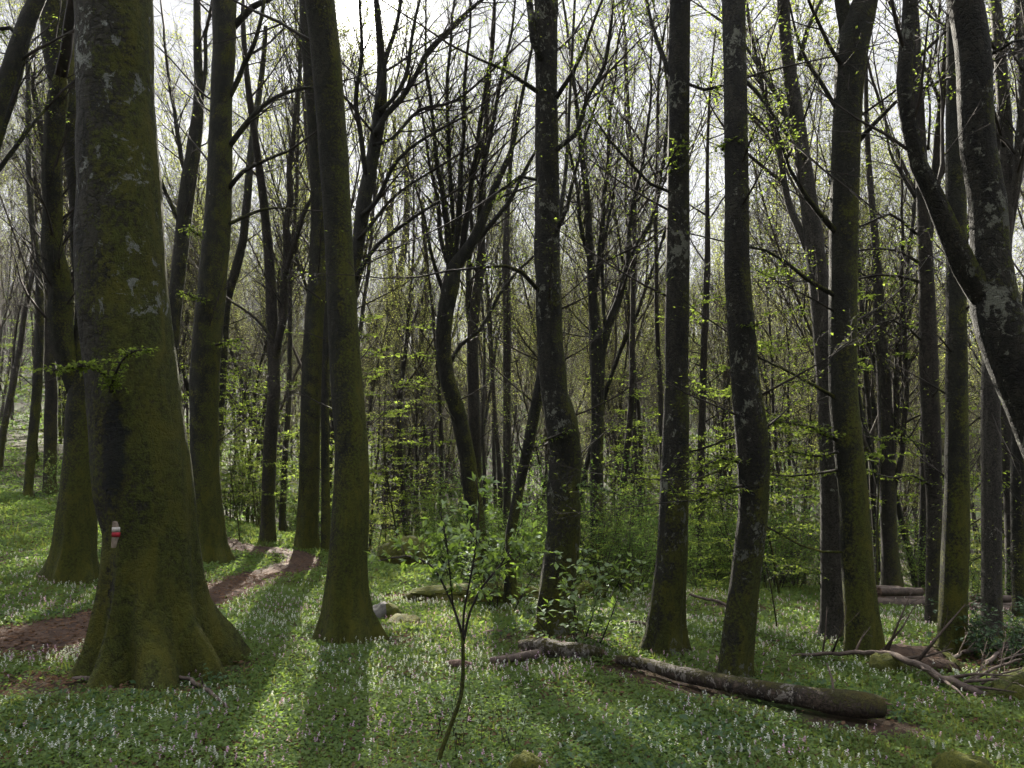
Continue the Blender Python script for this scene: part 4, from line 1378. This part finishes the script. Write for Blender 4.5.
stick('long dead branch with many twigs, reaching across the grass to the littered mound', [(792, 660, 3), (832, 664, 4), (880, 670, 5), (915, 682, 7), (950, 694, 8), (985, 702, 8)], M['dead_wood'], [.04, .10, .16, .15, .10, .05], side=(12, .7), seed=2)
stick('dark thick broken branch at the end of the brush pile', [(984, 706, 8), (1000, 700, 15), (1015, 694, 17), (1040, 688, 18)], M['bark_dark'], [.02, .05, .09, .12], side=(3, .3), seed=3)
stick('thin dark stick pointing down from the huge beech towards the flowers', [(178, 682, 3.5), (190, 687, 4), (205, 695, 4), (220, 706, 3), (231, 714, 2)], M['dead_wood'], [.05, .06, .05, .04, .01], side=(3, .15), seed=4)
stick('dark dead stick on the bare leaf litter under the huge beech', [(72, 682, 4), (90, 684, 6), (112, 690, 5)], M['dead_wood'], [.02, .03, .02], side=(2, .2), seed=5)
stick('fine dead branch with upturned twigs in the grass behind the dark straight trunk', [(615, 626, 3), (640, 628, 3), (668, 632, 2)], M['dead_wood'], [.04, .06, .03], side=(5, .4), seed=6)
stick('bowed dead branch leaning behind the crooked trunk', [(690, 612, 2.5), (720, 616, 3), (755, 620, 3)], M['dead_wood'], [.25, .18, .05], side=(6, .5), seed=7)
gS = 'dead sticks tangled in the brush pile'
R = random.Random(91)
for k in range(20):
    px = R.uniform(945, 1040)
    py = R.uniform(646, 696) - (12 if px < 960 else 0)
    L = R.uniform(25, 70)
    a = R.choice((R.uniform(-.35, .35), R.uniform(.1, .6), R.uniform(-1.2, -.4)))
    w = R.uniform(1.6, 4.2)
    l0, l1 = R.uniform(.01, .12), R.uniform(.02, .22)
    mid = (px + L * .5 * math.cos(a), py + L * .16 * math.sin(a))
    stick('dead brown stick tangled in the brush pile beside the holly bush', [(px, py, w), (*mid, w * .85), (px + L * math.cos(a), py + L * .3 * math.sin(a), w * .5)], M['dead_wood'] if k % 4 else M['pale_wood'], [l0, (l0 + l1) * .6, l1], gS, side=(3, .35), seed=200 + k)
gL = 'grey logs stacked at the edge of the thicket'
for k, (x0, y0, x1, y1, Y, w, lift) in enumerate([(872, 622, 928, 626, 12.0, 11, 0), (884, 618, 938, 622, 12.5, 10, .0), (880, 618, 922, 616, 12.2, 9, .17), (868, 612, 900, 614, 12.6, 8, .16), (970, 628, 1010, 632, 12.0, 9, 0), (978, 624, 1024, 626, 12.4, 9, .0), (975, 620, 1012, 622, 12.2, 8, .15)]):
    lying('old grey log lying in the low stack at the edge of the thicket', [(x0, y0, w), ((x0 + x1) / 2, (y0 + y1) / 2 + 1, w), (x1, y1, w * .9)], M['dead_wood'], group=gL, sides=12, Ys=[Y, Y + .05, Y + .1], lift=lift)


# ------------------------------------------------------------------ stones, boulders, mound
def boulder(label, px, py, wpx, hpx, mat, name='stone', cat='rock', dpt=1.0, seed=0, Y=None, rough=.25, moss_cap=None, lean=0.0, sink=.35, top=1.0):
    if Y is None:
        h = hit(px, py)
    else:
        a = at(px, py, Y)
        h = Vector((a.x, Y, gz(a.x, Y)))
    wm = metres(wpx, px, py, h.y) / 2
    hm = metres(hpx, px, py, h.y) / (1 - sink * .5)
    c = Vector((h.x, h.y + wm * dpt * .6, 0))
    c.z = gz(c.x, c.y)
    root = thing(name, label, cat, c)

    def shell(grow_, zmin, nu=34, nv=20):
        mb = MB()
        for j in range(nv + 1):
            ph = math.pi * j / nv
            for i in range(nu):
                th = 2 * math.pi * i / nu
                u = Vector((math.sin(ph) * math.cos(th), math.sin(ph) * math.sin(th), math.cos(ph)))
                q = 1 + rough * noise.noise(u * 1.4 + Vector((seed, seed * 2, 0))) + rough * .5 * noise.noise(u * 3.7 + Vector((0, seed, 5))) + rough * .16 * noise.noise(u * 11)
                if grow_:
                    q += grow_ * (1 + 1.2 * noise.noise(u * 9 + Vector((seed, 4, 4))))
                v = Vector((u.x * wm * q + lean * u.z * wm, u.y * wm * dpt * q, max(-.6, u.z) * hm * .75 * q + hm * .22 - sink * hm * .3))
                mb.v.append(v[:])
        for j in range(nv):
            for i in range(nu):
                i2 = (i + 1) % nu
                m = sum(mb.v[a][2] for a in (j * nu + i, j * nu + i2)) / 2
                if zmin is not None:
                    x = mb.v[j * nu + i][0] / wm
                    y_ = mb.v[j * nu + i][1] / wm
                    if m < zmin(x, y_) * hm:
                        continue
                mb.f.append((j * nu + i, (j + 1) * nu + i, (j + 1) * nu + i2, j * nu + i2))
        if zmin is not None:        # keep the one largest piece
            par = list(range(len(mb.v)))

            def root_of(a):
                while par[a] != a:
                    par[a] = par[par[a]]
                    a = par[a]
                return a
            for f in mb.f:
                for a in f[1:]:
                    par[root_of(a)] = root_of(f[0])
            size = {}
            for f in mb.f:
                size[root_of(f[0])] = size.get(root_of(f[0]), 0) + 1
            best = max(size, key=size.get) if size else None
            mb.f = [f for f in mb.f if root_of(f[0]) == best]
            keep = sorted({a for f in mb.f for a in f})
            new = {a: i for i, a in enumerate(keep)}
            mb.v = [mb.v[a] for a in keep]
            mb.f = [tuple(new[a] for a in f) for f in mb.f]
        return mb
    shell(0, None).build('body', mat, root)
    if moss_cap:
        shell(.05, moss_cap).build('moss', M['moss'], root)
    return root


boulder('grey stone with a mossy end beside the smooth mossy beech', 383, 622, 32, 16, M['stone'], seed=1, moss_cap=lambda x, y: .1 if x > .1 else 2)
boulder('low mossy hump trailing off beside the grey stone', 402, 626, 36, 9, M['moss_stone'], seed=2, name='mossy_hump', cat='hump')
boulder('large dark mossy boulder in front of the bristling tree', 405, 566, 58, 26, M['moss_stone'], seed=3, name='boulder', moss_cap=lambda x, y: .42, dpt=.7)
boulder('small round mossy boulder at the foot of the Y-forked tree', 592, 600, 30, 18, M['moss_stone'], seed=4, name='boulder', moss_cap=lambda x, y: .3)
boulder('mossy hump of stone at the lower edge, in front of the flower carpet', 526, 780, 36, 21, M['moss_stone'], seed=5, name='boulder', moss_cap=lambda x, y: .15)
boulder('bright yellow-green mossy hump cut off by the bottom edge of the photo', 980, 794, 58, 29, M['moss_stone'], seed=6, name='boulder', moss_cap=lambda x, y: .05)
boulder('mossy foot of the littered mound, on its shaded side', 893, 675, 34, 17, M['moss_stone'], seed=7, name='boulder', moss_cap=lambda x, y: .3)
boulder('mossy stone at the right edge beside the brush pile', 1022, 706, 22, 16, M['moss_stone'], seed=8, name='boulder', moss_cap=lambda x, y: .3)
boulder('low mound heaped with brown leaf litter, in front of the slim mossy trunk', 926, 670, 84, 19, simple_mat('mound_litter', (.110, .072, .050), (.050, .034, .026), 16, 1, 1.0, .05), seed=9, name='leaf_mound', cat='mound', dpt=.8, rough=.34, moss_cap=lambda x, y: .12 if x > .55 else 2)
boulder('long low mossy bank edged with brown litter, in the middle of the clearing', 480, 604, 150, 17, M['moss_stone'], seed=11, name='mossy_bank', cat='bank', dpt=.35, rough=.2, moss_cap=lambda x, y: .55)

# ------------------------------------------------------------------ ground cover: leaves nobody could count
def noise2(x, y, s, o):
    return .5 + .25 * (np.sin(x * s + 1.9 * np.sin(y * s * .8 + o)) + np.cos(y * s * 1.1 + 1.6 * np.sin(x * s * .9 - o)))


def cover_points(n, y0, y1, rng, keep_bare=False, margin=.6):
    # area-uniform over the wedge that the picture shows
    y = np.sqrt(rng.uniform(y0 ** 2, y1 ** 2, n))
    x = rng.uniform(-.72, .72, n) * y + rng.uniform(-margin, margin, n) * .5
    b = bare(x, y)
    k = rng.random(n) > b if not keep_bare else rng.random(n) < b
    x, y = x[k], y[k]
    ok = np.ones(len(x), bool)
    for (tx, ty, tr) in LOGLINE:
        ok &= (np.hypot((x - tx) * .8, y - ty + .12) > tr) | (rng.random(len(x)) < .06)
    for (tx, ty, tr) in TREE_SPOTS:
        ok &= np.hypot(x - tx, y - ty) > tr * .8
    return x[ok], y[ok]


def leaf_quads(x, y, z, size, rng, tilt=.6, wid=.6):
    n = len(x)
    a = rng.uniform(0, 2 * np.pi, n)
    d = np.stack([np.cos(a), np.sin(a), rng.normal(0, tilt * .6, n)], 1)
    d /= np.linalg.norm(d, axis=1)[:, None]
    nn = np.stack([rng.normal(0, tilt, n), rng.normal(0, tilt, n), np.ones(n)], 1)
    s = np.cross(d, nn)
    s /= np.linalg.norm(s, axis=1)[:, None]
    c = np.stack([x, y, z], 1)
    L = size[:, None]
    droop = np.array([0, 0, -1.]) * L * .15
    v = np.stack([c - d * L * .5, c + s * L * wid * .5, c + d * L * .5 + droop, c - s * L * wid * .5], 1)
    return v.reshape(-1, 3)


def scatter(name, bands, mat, kind='stuff', clump=.07, tilt=.6, hmax=.085, wid=.6, bare_only=False, dens=None, lift=0.0, seed=1):
    rng = np.random.default_rng(seed)
    VV = []
    for (n, y0, y1, size) in bands:
        m = 7
        x, y = cover_points(n // m, y0, y1, rng, bare_only)
        if dens is not None:
            k = rng.random(len(x)) < dens(x, y)
            x, y = x[k], y[k]
        hh = hmax * (.35 + .9 * noise2(x, y, 2.1, 1.0)) * rng.uniform(.5, 1.1, len(x))
        x = np.repeat(x, m)
        y = np.repeat(y, m)
        hh = np.repeat(hh, m)
        rad = clump * (1 + .25 * (size / .03 - 1))
        x = x + rng.normal(0, rad, len(x))
        y = y + rng.normal(0, rad, len(y))
        z = ground(x, y) + hh * rng.uniform(.12, 1, len(x)) + lift
        VV.append(leaf_quads(x, y, z, size * rng.uniform(.6, 1.35, len(x)), rng, tilt, wid))
    V = np.concatenate(VV)
    q = np.arange(len(V)).reshape(-1, 4)
    return tag(link_mesh(name, mesh_np(name, V, q), mat, smooth=False), kind=kind)


scatter('ground_cover', [(100000, 3.0, 5.2, .026), (130000, 5.2, 8, .033), (150000, 8, 13, .046), (130000, 13, 20, .065), (40000, 20, 27, .085)], M['leaf_ground'])
scatter('dark_herb', [(16000, 3.0, 6, .045), (16000, 6, 10, .055)], M['leaf_ivy'], hmax=.11, dens=lambda x, y: np.clip(3.2 * (noise2(x, y, 1.3, 4.0) - .52), 0, 1), seed=3)
scatter('leaf_litter', [(16000, 3.0, 8, .05), (26000, 8, 14, .055), (22000, 14, 26, .065)], M['litter'], bare_only=True, hmax=.012, tilt=.25, lift=.028, seed=4, clump=.12)
scatter('leaf_litter', [(15000, 3.0, 8, .042), (16000, 8, 16, .05)], M['litter'], hmax=.03, tilt=.4, lift=.015, seed=5, clump=.14)
# grass blades
rng = np.random.default_rng(9)
GV = []
for (n, y0, y1, ln) in ((11000, 3.0, 6, .085), (11000, 6, 11, .10), (16000, 11, 20, .12)):
    x, y = cover_points(n, y0, y1, rng)
    k = rng.random(len(x)) < np.clip(2.5 * (noise2(x, y, .9, 7.0) - .35), .08, 1)
    x, y = x[k], y[k]
    z = ground(x, y)
    a = rng.uniform(0, 6.28, len(x))
    l = ln * rng.uniform(.5, 1.2, len(x))
    lean = rng.uniform(.2, .8, len(x)) * l
    w_ = .003 + .0006 * y
    p = np.stack([x, y, z], 1)
    s = np.stack([-np.sin(a), np.cos(a), 0 * a], 1) * w_[:, None]
    t = p + np.stack([np.cos(a) * lean, np.sin(a) * lean, l], 1)
    mid = p + np.stack([np.cos(a) * lean * .35, np.sin(a) * lean * .35, l * .6], 1)
    GV.append(np.stack([p - s, p + s, mid + s * .7, mid - s * .7, mid - s * .7, mid + s * .7, t + s * .1, t - s * .1], 1).reshape(-1, 3))
V = np.concatenate(GV)
tag(link_mesh('grass', mesh_np('grass', V, np.arange(len(V)).reshape(-1, 4)), M['grass'], smooth=False), kind='stuff')


# flower spikes
def flower_dens(x, y):
    return np.clip(3.4 * (noise2(x, y, 1.5, 2.0) * .6 + noise2(x, y, 4.1, 5.0) * .4 - .40), .06, 1) * np.clip((13.5 - y) / 3, 0, 1)


def spikes_np(x, y, h, spike, n, size, rng):
    z = ground(x, y)
    m = len(x)
    xx = np.repeat(x, n)
    yy = np.repeat(y, n)
    t = np.tile(np.linspace(0, 1, n), m)
    hh = np.repeat(h, n)
    ss = np.repeat(spike, n)
    z = np.repeat(z, n) + hh - ss * t
    r = .010 * (1.25 - .9 * (1 - t)) * np.repeat(spike / .05, n)
    a = rng.uniform(0, 6.28, len(xx))
    c = np.stack([xx + np.cos(a) * r, yy + np.sin(a) * r, z], 1)
    d = np.stack([np.cos(a), np.sin(a), np.full(len(a), .25)], 1)
    nn = np.stack([rng.normal(0, .5, len(a)), rng.normal(0, .5, len(a)), np.ones(len(a))], 1)
    s = np.cross(d, nn)
    s /= np.linalg.norm(s, axis=1)[:, None]
    up = np.cross(s, d)
    L = (np.repeat(size, n) * rng.uniform(.7, 1.2, len(a)))[:, None]
    v = np.stack([c - d * L * .5, c + s * L * .45 + up * L * .2, c + d * L * .6 - up * L * .1, c - s * L * .45 + up * L * .2], 1)
    return v.reshape(-1, 3)


rng = np.random.default_rng(14)
for nm, mat, cnt, sd2 in (('white_flowers', 'petal_white', 17000, 1), ('mauve_flowers', 'petal_mauve', 9000, 2)):
    x, y = cover_points(cnt, 4.5, 13.5, rng)
    k = rng.random(len(x)) < flower_dens(x + sd2 * 3, y)
    x, y = x[k], y[k]
    h = rng.uniform(.05, .125, len(x))
    V = spikes_np(x, y, h, rng.uniform(.022, .042, len(x)), 7, .0085 + .0006 * y, rng)
    tag(link_mesh(nm, mesh_np(nm, V, np.arange(len(V)).reshape(-1, 4)), M[mat], smooth=False), kind='stuff')

FL = {}
for col in ('white', 'mauve'):
    FL[col] = []
    for k in range(4):
        R = random.Random(k * 7 + (0 if col == 'white' else 50))
        root = thing('flower_spike', 'spike', 'flower', (0, 0, -50))
        h = R.uniform(.13, .18)
        bend = Vector((R.uniform(-.03, .03), R.uniform(-.03, .03), 0))
        P = [bend * (t * t) + UP * (h * t) for t in (0, .3, .6, .85, 1)]
        st = MB()
        st.tube(P, [.0022, .002, .0018, .0014, .001], 5)
        st.build('stem', M['leaf_ivy'], root)
        lf = MB()
        for j in range(14):
            a = R.uniform(0, 6.28)
            d = Vector((math.cos(a), math.sin(a), R.uniform(-.1, .5))).normalized()
            lf.leaf(Vector((math.cos(a), math.sin(a), 0)) * R.uniform(.0, .04) + UP * R.uniform(.03, .09), d, (UP + rvec(R) * .5).normalized(), R.uniform(.018, .032), .7)
        lf.build('foliage', M['leaf_ground'], root, smooth=False)
        fl = MB()
        nfl = R.randint(9, 14)
        sl = R.uniform(.045, .065)
        for j in range(nfl):
            t = j / (nfl - 1)
            zz = h - sl * t
            f = zz / h
            c = bend * (f * f) + UP * zz
            a = j * 2.4 + R.uniform(-.4, .4)
            out = Vector((math.cos(a), math.sin(a), .12)).normalized()
            s = (.010 + .010 * t) * R.uniform(.85, 1.2)
            up = UP
            # a two-lipped tube with a spur behind
            b = c - out * s * .55 + up * s * .25
            m_ = c + out * s * .5
            fl.tube([b, c + up * s * .12, m_], [s * .10, s * .20, s * .26], 5, False)
            fl.leaf(m_ - out * s * .05, (out + up * .9).normalized(), (up - out).normalized(), s * .7, 1.0, .2)
            fl.leaf(m_ - out * s * .05, (out - up * .7).normalized(), (up + out).normalized(), s * .7, 1.0, .2)
        fl.build('blossom', M['petal_' + col], root, smooth=False)
        FL[col].append(root)
        KIDS[root.name] = [st_ for st_ in COL.objects if st_.parent is root]
        FRESH.add(id(root))
rng = np.random.default_rng(33)
GF = {'white': ('small white flower spike standing in the green carpet nearest the viewer', 'white flower spikes close to the viewer'),
      'mauve': ('small mauve flower spike standing in the green carpet nearest the viewer', 'mauve flower spikes close to the viewer')}
RF = random.Random(3)
for col, cnt in (('white', 150), ('mauve', 60)):
    done = 0
    while done < cnt:
        x, y = cover_points(400, 3.55, 5.0, rng, margin=.0)
        k = rng.random(len(x)) < flower_dens(x + (3 if col == 'white' else 6), y)
        for X, Y in zip(x[k], y[k]):
            if done >= cnt:
                break
            if abs(X) > .68 * Y:
                continue
            for q in range(RF.choice((1, 1, 2, 3))):
                if done >= cnt:
                    break
                put(FL[col][done % 4], X + RF.gauss(0, .05) * (q > 0), Y + RF.gauss(0, .05) * (q > 0), RF.uniform(.40, .70), *GF[col], R=RF)
                done += 1

# small leafy plants at the foot of the huge beech
for px, py, n in ((126, 676, 40), (192, 676, 46), (104, 668, 24), (215, 690, 20)):
    h = hit(px, py)
    o = Vector((h.x, h.y, gz(h.x, h.y)))
    lab = {126: 'leafy herb growing between the roots under the trail mark of the huge beech', 192: 'dark leafy herb tucked between two root ridges of the huge beech',
           104: 'small herb at the outer root of the huge beech', 215: 'low herb at the sunny root of the huge beech'}[px]
    root = thing('herb', lab, 'plant', o)
    R = random.Random(px)
    st, lf = MB(), MB()
    for j in range(n // 3):
        a = R.uniform(0, 6.28)
        e = Vector((math.cos(a) * R.uniform(.03, .13), math.sin(a) * R.uniform(.03, .10), R.uniform(.08, .24)))
        st.tube([Vector((0, 0, -.02)), e * .5 + UP * .03, e], [.003, .0022, .0012], 4)
        for m in range(5):
            d = rvec(R)
            d.z *= .4
            lf.leaf(e * R.uniform(.6, 1), d.normalized(), (UP + rvec(R) * .5).normalized(), R.uniform(.03, .055), .6)
    st.build('stem', M['leaf_ivy'], root)
    lf.build('foliage', M['leaf_ivy'], root, smooth=False)
CLOUD_BACK, CLOUD_FRONT, SUN_POWER, EXPOSURE = 1.15, 2.1, 5.0, 3.2
HAZE = .00016
# ------------------------------------------------------------------ sky, sun, camera
sd = ray(370, 15).normalized()
SUN_EL = math.asin(sd.z)
SUN_AZ = math.atan2(sd.x, sd.y)
world = bpy.data.worlds.new('World')
sc.world = world
world.use_nodes = True
world.node_tree.nodes.clear()
w = NT(world.node_tree)
sky = w.node('ShaderNodeTexSky', {'sky_type': 'NISHITA', 'sun_disc': False, 'sun_elevation': SUN_EL, 'sun_rotation': SUN_AZ, 'air_density': 1.0, 'dust_density': 1.5, 'ozone_density': 1.0})
dirn = w.node('ShaderNodeTexCoord').outputs['Generated']
nrm = w.node('ShaderNodeVectorMath', {'operation': 'NORMALIZE'}, i0=dirn).outputs[0]
dot = w.node('ShaderNodeVectorMath', {'operation': 'DOT_PRODUCT'}, i0=nrm, i1=tuple(sd)).outputs['Value']
dotp = w.math('MAXIMUM', dot, 0.0)
cn = w.noise(w.scale(nrm, (1, 1, 2.2)), 3.2, 6, .6, .3)
cover = w.ramp(cn, .12, .34)
c2 = w.noise(w.scale(nrm, (1, 1, 2.0)), 7.0, 6, .6, .2)
base = w.ramp(dot, -.35, .75, CLOUD_BACK, CLOUD_FRONT)
shade = w.ramp(c2, .35, .68, .62, 1.15)
el = w.node('ShaderNodeSeparateXYZ', Vector=nrm).outputs['Z']
cb = w.math('MULTIPLY', w.math('MULTIPLY', base, shade), w.ramp(el, .46, .95, .55, 2.6))
ccol = w.node('ShaderNodeVectorMath', {'operation': 'SCALE'}, i0=(.95, .975, 1.03), Scale=cb).outputs[0]
skyc = w.mix(cover, sky.outputs[0], ccol)
g1 = w.math('MULTIPLY', w.math('POWER', dotp, 260.0), 1.3)
g2 = w.math('MULTIPLY', w.math('POWER', dotp, 1600.0), 12.0)
gl = w.node('ShaderNodeVectorMath', {'operation': 'SCALE'}, i0=(1, .97, .90), Scale=w.math('ADD', g1, g2)).outputs[0]
tot = w.node('ShaderNodeVectorMath', {'operation': 'ADD'}, i0=skyc, i1=gl).outputs[0]
bg = w.node('ShaderNodeBackground', Color=tot, Strength=.1)
w.l.new(bg.outputs[0], w.node('ShaderNodeOutputWorld').inputs[0])

sun = bpy.data.lights.new('sun', 'SUN')
sun.energy = SUN_POWER
sun.angle = math.radians(.6)
sun.color = (1.0, .93, .80)
so = bpy.data.objects.new('sun', sun)
COL.objects.link(so)
so.rotation_euler = sd.to_track_quat('Z', 'Y').to_euler()
so.location = (0, 0, 30)

if HAZE:
    hz = MB()
    X0, X1, Y0, Y1, Z0, Z1 = -330, 330, -60, 420, -14, 70
    hz.v = [(x, y, z) for z in (Z0, Z1) for x, y in ((X0, Y0), (X1, Y0), (X1, Y1), (X0, Y1))]
    hz.f = [(0, 3, 2, 1), (4, 5, 6, 7), (0, 1, 5, 4), (1, 2, 6, 5), (2, 3, 7, 6), (3, 0, 4, 7)]
    hm = bpy.data.materials.new('haze')
    hm.use_nodes = True
    hm.node_tree.nodes.clear()
    ht = NT(hm.node_tree)
    pv = ht.node('ShaderNodeVolumePrincipled', Color=(.90, .92, .95), Density=HAZE, Anisotropy=.35)
    ho = ht.node('ShaderNodeOutputMaterial')
    ht.l.new(pv.outputs[0], ho.inputs['Volume'])
    tag(hz.build('haze', hm, smooth=False), kind='stuff')

cam = bpy.data.cameras.new('camera')
cam.sensor_width = 36
cam.lens = F / W * 36
cam.clip_end = 2000
cam.clip_start = .05
co = bpy.data.objects.new('camera', cam)
COL.objects.link(co)
co.location = (0, 0, CAMZ)
co.rotation_euler = (math.pi / 2 + PITCH, 0, 0)
sc.camera = co

sc.view_settings.view_transform = 'Standard'
sc.view_settings.look = 'None'
sc.view_settings.gamma = 1
sc.view_settings.exposure = EXPOSURE
sc.view_settings.use_curve_mapping = False
sc.render.engine = 'CYCLES'
cy = sc.cycles
cy.use_denoising = True
cy.max_bounces = 5
cy.diffuse_bounces = 3
cy.glossy_bounces = 2
cy.transmission_bounces = 3
cy.transparent_max_bounces = 4
cy.volume_bounces = 1
cy.volume_step_rate = 4
cy.volume_max_steps = 64
cy.use_adaptive_sampling = True
cy.adaptive_threshold = .02
cy.caustics_reflective = False
cy.caustics_refractive = False
